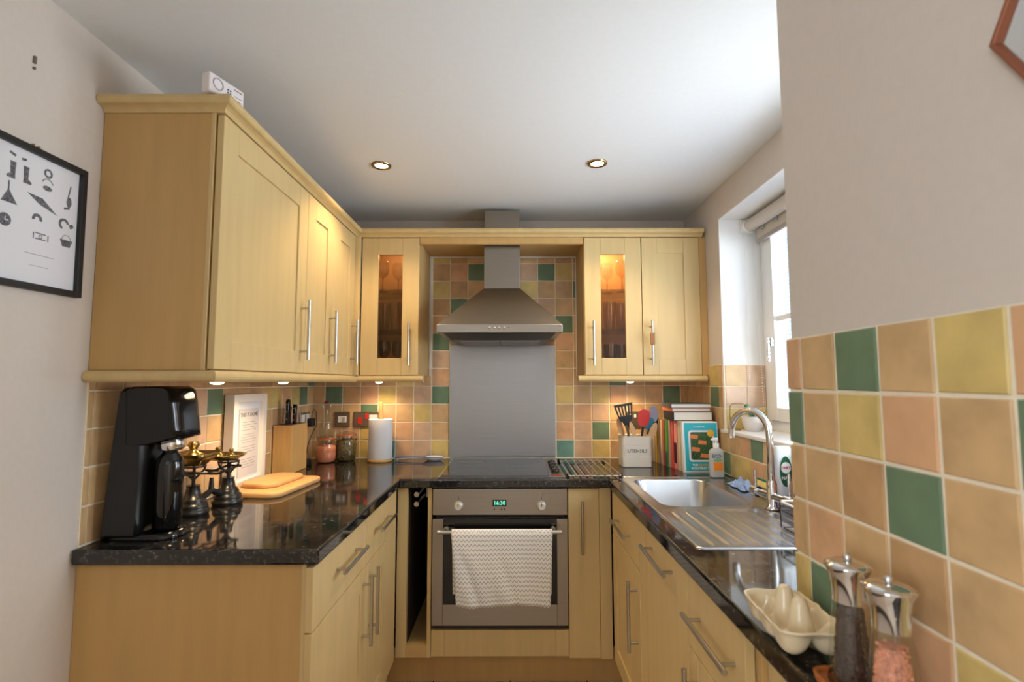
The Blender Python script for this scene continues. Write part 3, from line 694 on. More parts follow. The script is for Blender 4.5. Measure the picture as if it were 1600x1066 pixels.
# wire trivet right of the hob
tv = thing('trivet', 'chrome wire trivet rack lying right of the hob', 'rack', (.365, -.39, WT))
for i in range(8):
    x = .252+i*.0325; build('rod', MB().tube([(x, -.155, .9275), (x, -.625, .9275)], .0042, 8), CHROME, tv)
for y in (-.175, -.605): build('cross_bar', MB().tube([(.244, y, .9195), (.488, y, .9195)], .0040, 8), CHROME, tv)
for x in (.248, .484):
    for y in (-.172, -.608): build('foot', MB().lathe([(.0075, WT+.0003), (.0085, .917), (.0075, .933)], (x, y-.008 if y < -.3 else y, 0), 10), BLACK, tv)

# ================================================================ SINK
sk = thing('sink', 'inset stainless steel sink with bowl and ribbed drainer below the window', 'sink', (.72, -1.08, WT-.17))
sx0, sx1, sy0, sy1 = .474, .966, -1.587, -.585; bx0_, bx1_, by0_, by1_ = .523, .842, -1.130, -.640
m = MB(); q = 8
o0 = rrect(sx0, sx1, sy0, sy1, .02, WT+.0005, q); o1 = rrect(sx0+.002, sx1-.002, sy0+.002, sy1-.002, .02, WT+.0035, q)
o2 = rrect(sx0+.012, sx1-.012, sy0+.012, sy1-.012, .02, WT+.0035, q); o3 = rrect(sx0+.017, sx1-.017, sy0+.017, sy1-.017, .02, WT-.0005, q)
m.loft([o0, o1, o2, o3], False, False)
build('rim', m, SINKM, sk)
def fan(x0, x1, y0, y1, lp, z):
    "flat plate between a rectangle and a hole loop"
    m = MB(); n = len(lp); out = []
    cx, cy = (x0+x1)/2, (y0+y1)/2
    for (x, y, _) in lp:
        dx, dy = x-(lp[0][0]+lp[n//2][0])/2, y-(lp[0][1]+lp[n//2][1])/2
        k = min((((x1 if dx > 0 else x0)-cx)/dx if abs(dx) > 1e-6 else 9e9), (((y1 if dy > 0 else y0)-cy)/dy if abs(dy) > 1e-6 else 9e9))
        out.append((cx+dx*k, cy+dy*k, z))
    # snap the nearest samples on to the rectangle's corners
    for X in (x0, x1):
        for Y in (y0, y1):
            i = min(range(n), key=lambda j: (out[j][0]-X)**2+(out[j][1]-Y)**2); out[i] = (X, Y, z)
    return m.loft([out, lp], False, False, smooth=False)
pz = WT-.0005; px0, px1 = sx0+.015, sx1-.015
hole = rrect(bx0_, bx1_, by0_, by1_, .06, pz, q)
build('bowl_deck', fan(px0, px1, -1.165, sy1-.015, hole, pz), SINKM, sk)
lp = [hole, rrect(bx0_+.004, bx1_-.004, by0_+.004, by1_-.004, .06, pz-.006, q), rrect(bx0_+.012, bx1_-.012, by0_+.012, by1_-.012, .06, pz-.135, q),
      rrect(bx0_+.022, bx1_-.022, by0_+.022, by1_-.022, .055, pz-.155, q), rrect(bx0_+.05, bx1_-.05, by0_+.05, by1_-.05, .04, pz-.162, q)]
bw = build('bowl', MB().loft(lp, False, True), SINKM, sk)
build('drain', MB().lathe([(.042, pz-.1615), (.040, pz-.158), (.030, pz-.159), (.028, pz-.1605)], ((bx0_+bx1_)/2, -.93, 0), 20), CHROME, bw)
build('overflow', MB().box((bx1_-.0105, -.985, pz-.055), (bx1_-.0125, -1.035, pz-.035)), BLACK, bw, label='small black overflow slot')
# drainer: one pressed sheet with ribs
m = MB(); NX, NY = 132, 26; vs = []
for j in range(NY+1):
    y = -1.165+(sy0+.015+1.165)*j/NY
    for i in range(NX+1):
        x = px0+(px1-px0)*i/NX; rib = 0
        u = (x-.535)/.042
        if -.5 < u < 8.5:
            e_ = min(1, max(0, (-1.19-y)/.015))*min(1, max(0, (y+1.545)/.015)); c = abs(u-round(u))*.042
            rib = .0035*max(0, 1-(c/.0065)**2)*e_
        dip = -.003*min(1, max(0, (-1.17-y)/.02))*min(1, max(0, (y+1.565)/.02))*min(1, max(0, (x-px0)/.02))*min(1, max(0, (px1-x)/.02))
        vs.append((x, y, pz+dip+rib))
m.add(vs, [(j*(NX+1)+i, j*(NX+1)+i+1, (j+1)*(NX+1)+i+1, (j+1)*(NX+1)+i) for j in range(NY) for i in range(NX)], True)
build('drainer', m, SINKM, sk)
# tap
tp = thing('mixer_tap', 'chrome swan-neck mixer tap with two levers behind the sink bowl', 'tap', (.880, -1.165, pz+.001))
build('tap_base', MB().lathe([(.025, pz+.0005), (.025, pz+.006), (.017, pz+.010), (.0165, pz+.085), (.0135, pz+.095)], (.880, -1.165, 0), 24), CHROME, tp)
pts = [(.880, -1.165, pz+.09), (.880, -1.165, 1.05), (.880, -1.165, 1.13)]
d_ = Vector((-.077, .125, 0)); 
for i in range(1, 17):
    a = PI*i/16*1.02; pts.append((.880+d_.x*(1-math.cos(a))/2, -1.165+d_.y*(1-math.cos(a))/2, 1.155+.083*math.sin(a)))
pts.append((pts[-1][0]-.001, pts[-1][1], 1.135))
build('swan_neck', MB().tube(pts, .0115, 16), CHROME, tp)
build('valve_body', MB().tube([(.868, -1.095, .952), (.880, -1.165, .952), (.892, -1.235, .952)], .013, 16), CHROME, tp)
for (x, y), (x2, y2), h in (((.868, -1.095), (.863, -1.065), .060), ((.892, -1.235), (.897, -1.265), .075)):
    kn = build('valve_knob', MB().tube([(x, y, .952), (x2, y2, .952)], .0185, 20), CHROME, tp)
    build('lever', MB().tube([((x+x2)/2, (y+y2)/2, .968), ((x+x2)/2, (y+y2)/2, .968+h)], .0052, 12), CHROME, kn)

# ================================================================ THINGS ON THE RIGHT
# utensil pot
pot = thing('utensil_pot', 'square cream enamel pot lettered UTENSILS beside the books', 'pot', (.622, -.265, WT))
L0 = []
ux0, ux1, uy0, uy1 = .554, .702, -.330, -.215
def potloop(z, g=0): return rrect(ux0+g, ux1-g, uy0+g, uy1-g, .016, z, 4)
hs = [(.9113, .004), (.914, 0), (.9655, 0), (.967, .0015), (.9685, 0), (1.0185, 0), (1.020, .0015), (1.0215, 0), (1.062, 0), (1.064, -.0015), (1.066, 0), (1.064, .003), (.925, .004)]
pb = build('pot_body', MB().loft([potloop(z, g) for z, g in hs], True, True, smooth=False), CREAM, pot)
text('lettering', 'UTENSILS', .0235, mat('grey_print', S(110, 108, 104), .7), pot, facing(((ux0+ux1)/2, uy0-.0004, .992), (0, -1, 0)), label='grey UTENSILS lettering', bold=.0004)
def stick(m, a, b, r0, r1): return m.tube([a, b], [r0, r1], 10)
def utensil(name, lab, base, head, mh, mk, head_mb, r0=.0055, r1=.006, cat='utensil'):
    t = thing(name, lab, cat, base, 'utensils in the cream pot')
    build('handle', MB().tube([base, tuple((Vector(base)+Vector(head))/2), head], [r0, r1, r1], 10), mh, t)
    build('head', head_mb, mk, t, bevel=.0006); return t
def blade_plane(c, up, w, pts, thick, nrm=(0, -1, 0)):
    "flat head: outline pts (u across, v along 'up') extruded along nrm"
    u_ = Vector(up).normalized(); n_ = Vector(nrm).normalized(); a_ = u_.cross(n_).normalized(); n_ = a_.cross(u_)
    c = Vector(c); lo = [tuple(c+a_*u+u_*v-n_*thick/2) for u, v in pts]; hi = [tuple(c+a_*u+u_*v+n_*thick/2) for u, v in pts]
    return MB().loft([lo, hi], smooth=False)
BP = mat('black_nylon', S(28, 30, 34), .35)
# slotted turner: frame bars and slots
c0 = Vector((.588, -.27, 1.135)); up = Vector((-.17, .02, 1)).normalized(); n_ = Vector((0, -1, .05)).normalized(); a_ = up.cross(n_).normalized()
t = thing('slotted_turner', 'black slotted turner with steel shank in the utensil pot', 'utensil', (.612, -.26, .93), 'utensils in the cream pot')
build('handle', MB().tube([(.612, -.26, .93), (.598, -.268, 1.07), (.590, -.27, 1.12)], .0065, 10), mat('grey_steel_shank', S(120, 122, 124), .35, .9), t)
hm = MB()
def quad(u0, u1, v0, v1, w0, w1):
    P_ = [(u0*w0, v0), (u1*w0, v0), (u1*w1, v1), (u0*w1, v1)]
    hm.loft([[tuple(c0+a_*u+up*v-n_*.0012) for u, v in P_], [tuple(c0+a_*u+up*v+n_*.0012) for u, v in P_]], smooth=False)
quad(-.7, .7, -.03, 0, .010, .030); quad(-1, 1, 0, .030, .030, .038); quad(-1, 1, .078, .092, .0475, .049)
for i in range(6):
    u = -1+i*.36; quad(u, u+.20, .030, .078, .038, .0475)
build('head', hm, BP, t)
def oval(c, up, rx, ry, th, nrm=(0, -1, 0), n=20, sq=1.0):
    pts = [(rx*math.copysign(abs(math.cos(2*PI*i/n))**sq, math.cos(2*PI*i/n)), ry*math.copysign(abs(math.sin(2*PI*i/n))**sq, math.sin(2*PI*i/n))) for i in range(n)]
    return blade_plane(c, up, 0, pts, th, nrm)
utensil('wooden_spoon', 'pale wooden spoon leaning left behind the slotted turner', (.600, -.235, .93), (.575, -.235, 1.095), SPOONW, SPOONW, oval((.563, -.235, 1.105), (-.25, 0, 1), .014, .045, .006))
utensil('wooden_spatula', 'pale wooden spatula leaning left at the middle of the pot', (.650, -.29, .93), (.625, -.29, 1.07), SPOONW, SPOONW, oval((.617, -.29, 1.09), (-.30, 0, 1), .013, .046, .006))
utensil('red_spatula', 'red silicone spatula in the utensil pot', (.645, -.285, .93), (.670, -.285, 1.11), BP, mat('red_silicone', S(205, 50, 44), .45), oval((.674, -.287, 1.155), (.14, 0, 1), .029, .044, .008, sq=.7))
utensil('teal_spoon', 'teal silicone spoon between the red spatula and grey ladle', (.648, -.27, .93), (.690, -.275, 1.10), SPOONW, mat('teal_silicone', S(30, 130, 160), .45), oval((.703, -.28, 1.125), (.45, 0, 1), .020, .032, .008, sq=.8))
utensil('wooden_fork', 'broad pale wooden spoon leaning right in the utensil pot', (.660, -.30, .93), (.695, -.30, 1.05), SPOONW, SPOONW, oval((.713, -.305, 1.085), (.42, 0, 1), .017, .050, .007))
utensil('skimmer', 'pale grey-blue perforated skimmer at the top of the pot', (.648, -.24, .93), (.714, -.24, 1.14), BP, mat('pale_blue_nylon', S(150, 168, 200), .35), oval((.735, -.25, 1.172), (.02, .1, 1), .023, .043, .007, nrm=(-.45, -1, 0)))
utensil('black_ladle', 'black nylon ladle leaning to the right behind the skimmer', (.672, -.225, .93), (.726, -.200, 1.10), BP, BP, oval((.748, -.185, 1.130), (.3, 0, 1), .028, .038, .016))
# books standing with spines to the left
def book(x0, x1, y0, y1, z0, z1, cover, lab, spine='x-', group=None, cat='book', lean=0, bands=()):
    t = thing('book', lab, cat, ((x0+x1)/2, (y0+y1)/2, z0), group); c = .0022
    m = MB()
    if spine == 'x-':     # spine on the left, covers facing +-y (standing)
        m.box((x0, y0, z0), (x0+c, y1, z1)).box((x0+c, y0, z0), (x1, y0+c, z1)).box((x0+c, y1-c, z0), (x1, y1, z1))
        pg = MB().box((x0+c, y0+c, z0+.003), (x1-.003, y1-c, z1-.003))
    else:                 # lying flat, spine left, covers up and down
        m.box((x0, y0, z0), (x0+c, y1, z1)).box((x0+c, y0, z0), (x1, y1, z0+c)).box((x0+c, y0, z1-c), (x1, y1, z1))
        pg = MB().box((x0+c, y0+.003, z0+c), (x1-.003, y1-.003, z1-c))
    build('cover', m, cover, t, bevel=.0008, seg=1); build('pages', pg, PAGES, t)
    for za, zb, mm in bands: build('spine_label', MB().box((x0-.0006, y0+.001, za), (x0+.0002, y1-.001, zb)), mm, t)
    return t
def bc(name, r, g, b): return mat(name, S(r, g, b), .55)
bs = [(.030, .210, bc('grey_cover', 150, 144, 136), 'grey spined cookbook at the far end of the standing row', ()),
      (.030, .215, bc('warm_grey_cover', 172, 164, 150), 'light grey spined cookbook, second in the standing row', ()),
      (.022, .222, bc('mustard_cover', 196, 164, 62), 'mustard yellow spined cookbook in the standing row', ()),
      (.036, .226, bc('taupe_cover', 142, 120, 104), 'taupe spined cookbook beside the mustard one', ()),
      (.030, .230, bc('beige_cover', 196, 170, 138), 'beige spined cookbook in the standing row', ()),
      (.020, .233, bc('brick_red_cover', 170, 62, 48), 'thin brick red spined cookbook beside the green one', ()),
      (.038, .236, bc('leaf_green_cover', 78, 158, 66), 'bright green spined cookbook with dark teal foot', ((.913, .985, bc('dark_teal_cover', 20, 84, 82)),)),
      (.028, .236, bc('dusty_pink_cover', 186, 148, 138), 'dusty grey-pink spined cookbook beside the green one', ()),
      (.030, .236, bc('coral_cover', 200, 76, 70), 'coral red spined cookbook in the standing row', ()),
      (.042, .237, bc('pale_pink_cover', 222, 150, 142), 'pale pink spined cookbook with black lettering bar', ((.94, 1.04, bc('black_ink', 26, 24, 28)),)),
      (.030, .238, bc('cream_cover', 214, 196, 160), 'cream spined cookbook at the near end of the standing row', ())]
y = -.095
for i, (w_, h_, mm, lab, bands) in enumerate(bs):
    f_ = i/(len(bs)-1); x0 = .757+.052*f_
    book(x0, x0+.165, y-w_+.0008, y, WT+.0003, WT+.0003+h_, mm, lab, 'x-', 'cookbooks standing in a row', bands=bands); y -= w_
YE = y
# last book, front cover to the camera
tq = bc('turquoise_cover', 34, 170, 182); tb_ = thing('cookbook', 'turquoise cookbook with salmon tray picture standing front-on before the row', 'book', (.895, YE-.03, WT+.0003))
def tilted(mb, ang=-.075, piv=(0, YE-.032, WT+.001)): return mb.xf(Matrix.Translation(piv) @ Matrix.Rotation(ang, 4, 'X') @ Matrix.Translation(-Vector(piv)))
cx0, cx1 = .812, .982; cyf = YE-.046; ch = 1.150
tl = Matrix.Translation((0, cyf, WT)) @ Matrix.Rotation(-.085, 4, 'X') @ Matrix.Translation((0, -cyf, -WT))
build('cover', MB().box((cx0, cyf, WT+.001), (cx1, cyf+.0022, ch)).box((cx0, cyf+.0022, WT+.001), (cx0+.0022, cyf+.023, ch)).box((cx0, cyf+.021, WT+.001), (cx1, cyf+.0232, ch)).xf(tl), bc('white_cover', 226, 228, 226), tb_, bevel=.0006, seg=1)
build('pages', MB().box((cx0+.0022, cyf+.0022, WT+.003), (cx1-.003, cyf+.021, ch-.003)).xf(tl), PAGES, tb_)
fr = build('cover_print', MB().box((cx0+.010, cyf-.0006, WT+.008), (cx1-.004, cyf-.0001, ch-.007)).xf(tl), tq, tb_, label='turquoise cover print')
def onbook(lp, y, th=.0003):
    return MB().loft([[(a, y, b) for a, b, _ in lp], [(a, y-th, b) for a, b, _ in lp]], smooth=False).xf(tl)
build('tray_picture', onbook(rrect(cx0+.028, cx1-.020, .962, 1.108, .014), cyf-.0006), bc('tray_white', 225, 226, 232), tb_, label='white roasting tray picture')
build('greens_picture', onbook(rrect(cx0+.037, cx1-.028, .970, 1.100, .010), cyf-.0010), noisy('roasted_greens_print', S(52, 84, 38), .6, .7, 140), tb_, label='dark green beans picture')
for j, (x_, z_) in enumerate(((.866, 1.079), (.905, 1.052), (.872, 1.020), (.912, .990))):
    build('salmon_picture', onbook([(x_-.020, z_-.008, 0), (x_+.018, z_-.012, 0), (x_+.021, z_+.006, 0), (x_-.016, z_+.011, 0)], cyf-.0014), bc('salmon_print', 224, 128, 74), tb_, label='salmon fillet picture')
build('sticker', onbook([(.947+.017*math.cos(a*PI/10), 1.094+.017*math.sin(a*PI/10), 0) for a in range(20)], cyf-.0018), bc('yellow_sticker', 224, 166, 34), tb_, label='round yellow sticker')
WI = bc('white_ink', 240, 242, 240)
def btext(s, x, z, size, m_, nm='cover_text', b=0): text(nm, s, size, m_, tb_, tl @ facing((x, cyf-.0012, z), (0, -1, 0)), bold=b)
btext('RUKMINI IYER', .893, 1.124, .0085, WI); btext('THE', .866, .946, .0145, WI, b=.0003); btext('QUICK', .905, .946, .0145, bc('yellow_sticker', 224, 166, 34), b=.0003); btext('ROASTING TIN', .897, .931, .0145, WI, b=.0003); btext('30 MINUTE ONE TIN DINNERS', .893, .919, .0062, bc('yellow_sticker', 224, 166, 34))
# books lying on the row
zt = WT+.0003+.238+.0005
book(.788, .978, -.415, -.245, zt, zt+.043, bc('black_cover', 30, 28, 30), 'thick black book lying flat on the row, pages to the camera', 'flat', 'books lying on the standing row')
book(.783, .972, -.41, -.24, zt+.0436, zt+.061, bc('orange_cover', 214, 122, 84), 'thin orange book lying between the black and grey books', 'flat', 'books lying on the standing row')
book(.777, .974, -.415, -.25, zt+.0616, zt+.082, bc('slate_cover', 92, 92, 98), 'slate grey book on top of the lying stack', 'flat', 'books lying on the standing row')

# hand soap bottle
sb = thing('soap_bottle', 'clear pump bottle of hand soap with orange label before the turquoise cookbook', 'bottle', (.918, -.598, pz+.004))
zz = WT+.004; X, Y = .918, -.598
L = [rrect(X-.029, X+.029, Y-.017, Y+.017, .012, zz, 4), rrect(X-.031, X+.031, Y-.018, Y+.018, .013, zz+.004, 4), rrect(X-.031, X+.031, Y-.018, Y+.018, .013, zz+.108, 4),
     rrect(X-.026, X+.026, Y-.016, Y+.016, .012, zz+.120, 4), rrect(X-.013, X+.013, Y-.012, Y+.012, .0115, zz+.127, 4)]
build('bottle_body', MB().loft(L), mat('frosted_clear_plastic', S(214, 216, 212), .18, 0, .5, Transmission_Weight=.35), sb)
build('collar', MB().lathe([(.0135, zz+.1272), (.0135, zz+.146), (.012, zz+.148)], (X, Y, 0), 18), WHITE, sb)
build('pump', MB().lathe([(.005, zz+.148), (.005, zz+.158), (.010, zz+.160), (.010, zz+.170), (.007, zz+.172)], (X, Y, 0), 14).box((X-.022, Y-.005, zz+.161), (X, Y+.005, zz+.169)), WHITE, sb, bevel=.001)
build('label_patch', MB().box((X-.020, Y-.0192, zz+.030), (X+.020, Y-.0182, zz+.066)), bc('orange_label', 240, 134, 30), sb, label='orange label patch')
text('label_text', 'ECO', .021, bc('blue_ink', 40, 70, 150), sb, facing((X-.006, Y-.0186, zz+.092), (0, -1, 0)), bold=.0003)
text('label_text', 'VER', .021, bc('green_ink', 70, 160, 80), sb, facing((X-.002, Y-.0186, zz+.075), (0, -1, 0)), bold=.0003)
# cloth, sponge
m = MB(); vs = []; R_ = random.Random(3); NN = 14
for j in range(NN+1):
    for i in range(NN+1):
        u, v = i/NN*2-1, j/NN*2-1; e_ = max(abs(u), abs(v)); h = .030*(1-e_**3)*(0.75+.35*math.sin(5*u+2*v)+.25*math.sin(9*v-3*u))
        vs.append((.925+u*.028*(1+.15*math.sin(7*v)), -.83+v*.075*(1+.1*math.sin(5*u)), WT+.0045+max(0, h)))
m.add(vs, [(j*(NN+1)+i, j*(NN+1)+i+1, (j+1)*(NN+1)+i+1, (j+1)*(NN+1)+i) for j in range(NN) for i in range(NN)], True)
build('dishcloth', m, noisy('blue_cloth', S(150, 178, 226), .95, .2, 60), loc=(.925, -.83, WT+.004), label='crumpled pale blue dishcloth behind the sink bowl', cat='cloth')
sp = thing('sponge', 'yellow washing-up sponge with green scourer beside the dishcloth', 'sponge', (.978, -.90, WT+.004))
M_ = Matrix.Translation((.976, -.93, WT+.028)) @ Matrix.Rotation(.5, 4, 'Y')
build('foam', MB().box((-.020, -.05, -.012), (.020, .05, .010)).xf(M_), noisy('yellow_foam', S(226, 206, 130), .95, .1, 90), sp, bevel=.003)
build('scourer', MB().box((-.020, -.05, .0102), (.020, .05, .017)).xf(M_), noisy('green_scourer', S(20, 120, 96), .95, .15, 120), sp, bevel=.001)
# washing-up liquid (upside-down white bottle) and blue bottle
fb = thing('washing_up_bottle', 'white washing-up liquid bottle with oval green label right of the tap', 'bottle', (.943, -1.12, WT+.004)); X, Y = .943, -1.12; zz = WT+.004
L = [rrect(X-.020, X+.020, Y-.012, Y+.012, .010, zz, 4), rrect(X-.020, X+.020, Y-.012, Y+.012, .010, zz+.02, 4), rrect(X-.026, X+.026, Y-.018, Y+.018, .014, zz+.045, 4), rrect(X-.031, X+.031, Y-.021, Y+.021, .016, zz+.11, 4),
     rrect(X-.030, X+.030, Y-.020, Y+.020, .016, zz+.190, 4), rrect(X-.024, X+.024, Y-.015, Y+.015, .012, zz+.199, 4)]
build('bottle_body', MB().loft(L), mat('milky_plastic', S(226, 232, 236), .25), fb)
def disc(c, rx, rz, n=24): return MB().loft([[(c[0]+rx*math.cos(2*PI*i/n), c[1]-k, c[2]+rz*math.sin(2*PI*i/n)) for i in range(n)] for k in (0, .0006)], smooth=False)
build('label_oval', disc((X, Y-.0212, zz+.115), .021, .052), bc('green_label', 26, 96, 58), fb, label='dark green oval label')
build('label_disc', disc((X, Y-.0220, zz+.128), .017, .019), WI, fb, label='white disc on the label')
text('label_text', 'FAIRY', .0125, bc('red_ink', 208, 40, 60), fb, facing((X, Y-.0229, zz+.128), (0, -1, 0)), bold=.0003)
text('label_text', 'MAX', .015, WI, fb, facing((X, Y-.0222, zz+.093), (0, -1, 0)), bold=.0003)
bb = thing('blue_cleaner_bottle', 'blue cleaner bottle with red and white label partly behind the pier', 'bottle', (.975, -1.20, WT+.004)); X, Y = .966, -1.20
build('bottle_body', MB().lathe([(.024, zz), (.026, zz+.01), (.026, zz+.10), (.018, zz+.135), (.012, zz+.145)], (X, Y, 0), 20), mat('blue_plastic', S(30, 80, 190), .15, 0, .5), bb)
build('cap', MB().lathe([(.013, zz+.1455), (.011, zz+.170)], (X, Y, 0), 16), mat('blue_plastic', S(30, 80, 190), .15), bb)
build('label_band', MB().lathe([(.0265, zz+.065), (.0265, zz+.10)], (X, Y, 0), 20, False, False), bc('white_red_label', 220, 70, 84), bb, label='red label band')
build('foot_band', MB().lathe([(.0266, zz+.002), (.0266, zz+.018)], (X, Y, 0), 20, False, False), bc('red_band', 206, 60, 50), bb, label='red band at the foot')
# wire dish rack peeping from behind the pier
dr_ = thing('wire_rack', 'small black wire rack with white rim on the drainer beside the pier', 'rack', (.84, -1.45, WT))
x0, x1, y0, y1 = .785, .93, -1.54, -1.40
build('rim', MB().tube(rrect(x0, x1, y0, y1, .015, .990, 4), .0035, 8, closed=True), WHITE, dr_)
m = MB()
for x_ in (x0, (x0+x1)/2, x1):
    for y_ in (y0, y1): m.tube([(x_, y_, .988), (x_+.004, y_+.004, WT+.0035)], .0018, 6)
m.tube(rrect(x0, x1, y0, y1, .015, .965, 4), .0018, 6, closed=True).tube(rrect(x0+.003, x1-.003, y0+.003, y1-.003, .015, WT+.005, 4), .0018, 6, closed=True)
build('wires', m, BLACK, dr_)
# plant on the sill
pl = thing('potted_plant', 'small spiky green plant in a white bowl pot on the window sill', 'plant', (1.095, -.60, WZ0+.004)); X, Y, Z = 1.095, -.585, WZ0+.0045
build('pot', MB().lathe([(.028, Z), (.034, Z+.004), (.046, Z+.035), (.048, Z+.064), (.045, Z+.066), (.043, Z+.055), (.010, Z+.053)], (X, Y, 0), 28), mat('off_white_pot', S(222, 216, 210), .6), pl)
build('soil', MB().lathe([(.042, Z+.050), (.042, Z+.057)], (X, Y, 0), 20), mat('dark_soil', S(58, 46, 38), .95), pl)
R_ = random.Random(5); LG = noisy('plant_green', S(70, 130, 84), .5, .2, 30)
for i in range(11):
    a = R_.uniform(0, 2*PI); ln = R_.uniform(.045, .085); el = R_.uniform(.3, 1.2); w_ = .006
    d = Vector((math.cos(a)*math.cos(el), math.sin(a)*math.cos(el), math.sin(el))); s_ = d.cross(Vector((0, 0, 1))).normalized()
    b0 = Vector((X, Y, Z+.055)); mid = b0+d*ln*.5; tip = b0+d*ln+Vector((0, 0, -.012))
    build('leaf', MB().loft([[tuple(b0+s_*.002), tuple(b0-s_*.002), tuple(b0+Vector((0, 0, .002)))], [tuple(mid+s_*w_), tuple(mid-s_*w_), tuple(mid+Vector((0, 0, .003)))], [tuple(tip+s_*.0006), tuple(tip-s_*.0006), tuple(tip+Vector((0, 0, .001)))]]), LG, pl)
build('bud', MB().ball((X-.030, Y-.01, Z+.112), .011, 10), LG, pl); build('bud_stem', MB().tube([(X-.028, Y-.01, Z+.103), (X-.01, Y, Z+.055)], .0018, 6), LG, pl)
# brass wire stand left of the plant
pts = [(1.012, -.545, Z)]+[(1.012, -.545, Z+.10)]
ws = [(1.016, Z+.001), (1.012, Z+.07), (1.014, Z+.105), (1.022, Z+.118), (1.034, Z+.121), (1.066, Z+.121), (1.078, Z+.118), (1.086, Z+.108), (1.086, Z+.095), (1.080, Z+.088)]
st_ = thing('wire_stand', 'thin brass wire loop stand left of the potted plant on the sill', 'stand', (1.04, -.54, Z-.0005))
build('wire_loop', MB().tube([(a, -.535, b) for a, b in ws], .0024, 8), BRASS, st_)
build('foot', MB().box((1.006, -.520, Z), (1.050, -.560, Z+.004)), BRASS, st_, bevel=.001)
# roller blind
rb = thing('roller_blind', 'cream roller blind rolled up at the head of the kitchen window', 'blind', (1.15, -1.2, 2.09))
FAB = mat('cream_blind_fabric', S(206, 198, 188), .9)
build('roll', MB().tube([(1.140, -.535, 2.085), (1.140, -1.87, 2.085)], .029, 24), FAB, rb)
build('end_bracket', MB().box((1.105, -.505, 2.055), (1.175, -.512, 2.120)), WHITE, rb, bevel=.003)
build('roll_end', MB().tube([(1.140, -.512, 2.085), (1.140, -.5348, 2.085)], .033, 20), WHITE, rb)
build('hanging_fabric', MB().box((1.1665, -.540, 2.015), (1.1685, -1.865, 2.09)), FAB, rb)
build('bottom_bar', MB().box((1.160, -.540, 1.995), (1.174, -1.865, 2.015)), mat('taupe_bar', S(168, 160, 152), .6), rb, bevel=.003)
for y_ in (-.60, -.72): build('clip', MB().box((1.1555, y_, 2.045), (1.1660, y_-.022, 2.068)), mat('clear_acrylic', S(225, 230, 235), .05, 0, .8, Transmission_Weight=.6), rb, bevel=.003)
ch_ = MB()
for k in range(70):
    ch_.ball((1.118, -.520, 2.07-k*.0105), .0028, 6); ch_.ball((1.155+.008*k/70, -.524-.03*k/70, 2.07-k*.0125), .0028, 6)
build('bead_chain', ch_, WHITE, rb, kind='stuff')

# egg tray
def eggtray():
    hx, hy = .0555, .0875; nx, ny = 44, 66; vs = []; cells_ = [(a*.0265, b*.052) for a in (-1, 1) for b in (-1, 0, 1)]
    for j in range(ny+1):
        for i in range(nx+1):
            u, v = i/nx*2-1, j/ny*2-1
            X_ = hx*u*(1-.045*(1-math.cos(3*PI*v+PI))*.5)*(1-.10*abs(v)**6); Y_ = hy*v*(1-.04*(1+math.cos(2*PI*u))*.5)*(1-.08*abs(u)**6)
            b = 0
            for cx_, cy_ in cells_:
                d = math.hypot(X_-cx_, Y_-cy_); b = max(b, max(0, 1-(d/.0285)**2.2))
            edge = max(abs(u), abs(v)); lift = max(0, (edge-.86)/.14)
            h = .036-.031*b**.75
            h = h*(1-lift)+(.046+.0012*math.cos(6*PI*v))*lift
            for py in (-.026, .026):
                d = math.hypot(X_, Y_-py); h = max(h, min(.074, .074-(max(0, d-.0075))*5.2))
            vs.append((X_, Y_, h))
    m = MB().add(vs, [(j*(nx+1)+i, j*(nx+1)+i+1, (j+1)*(nx+1)+i+1, (j+1)*(nx+1)+i) for j in range(ny) for i in range(nx)], True)
    M_ = Matrix.Translation((.463, -2.058, WT+.0045)) @ Matrix.Rotation(-.06, 4, 'Z'); m.xf(M_)
    o = build('egg_tray', m, CERAM, loc=(.463, -2.058, WT), label='glossy cream ceramic egg tray with two tall posts before the mills', cat='tray')
    s_ = o.modifiers.new('ceramic_thickness', 'SOLIDIFY'); s_.thickness = .004; s_.offset = -1
    ss = o.modifiers.new('smooth', 'SUBSURF'); ss.levels = 1; ss.render_levels = 1
eggtray()
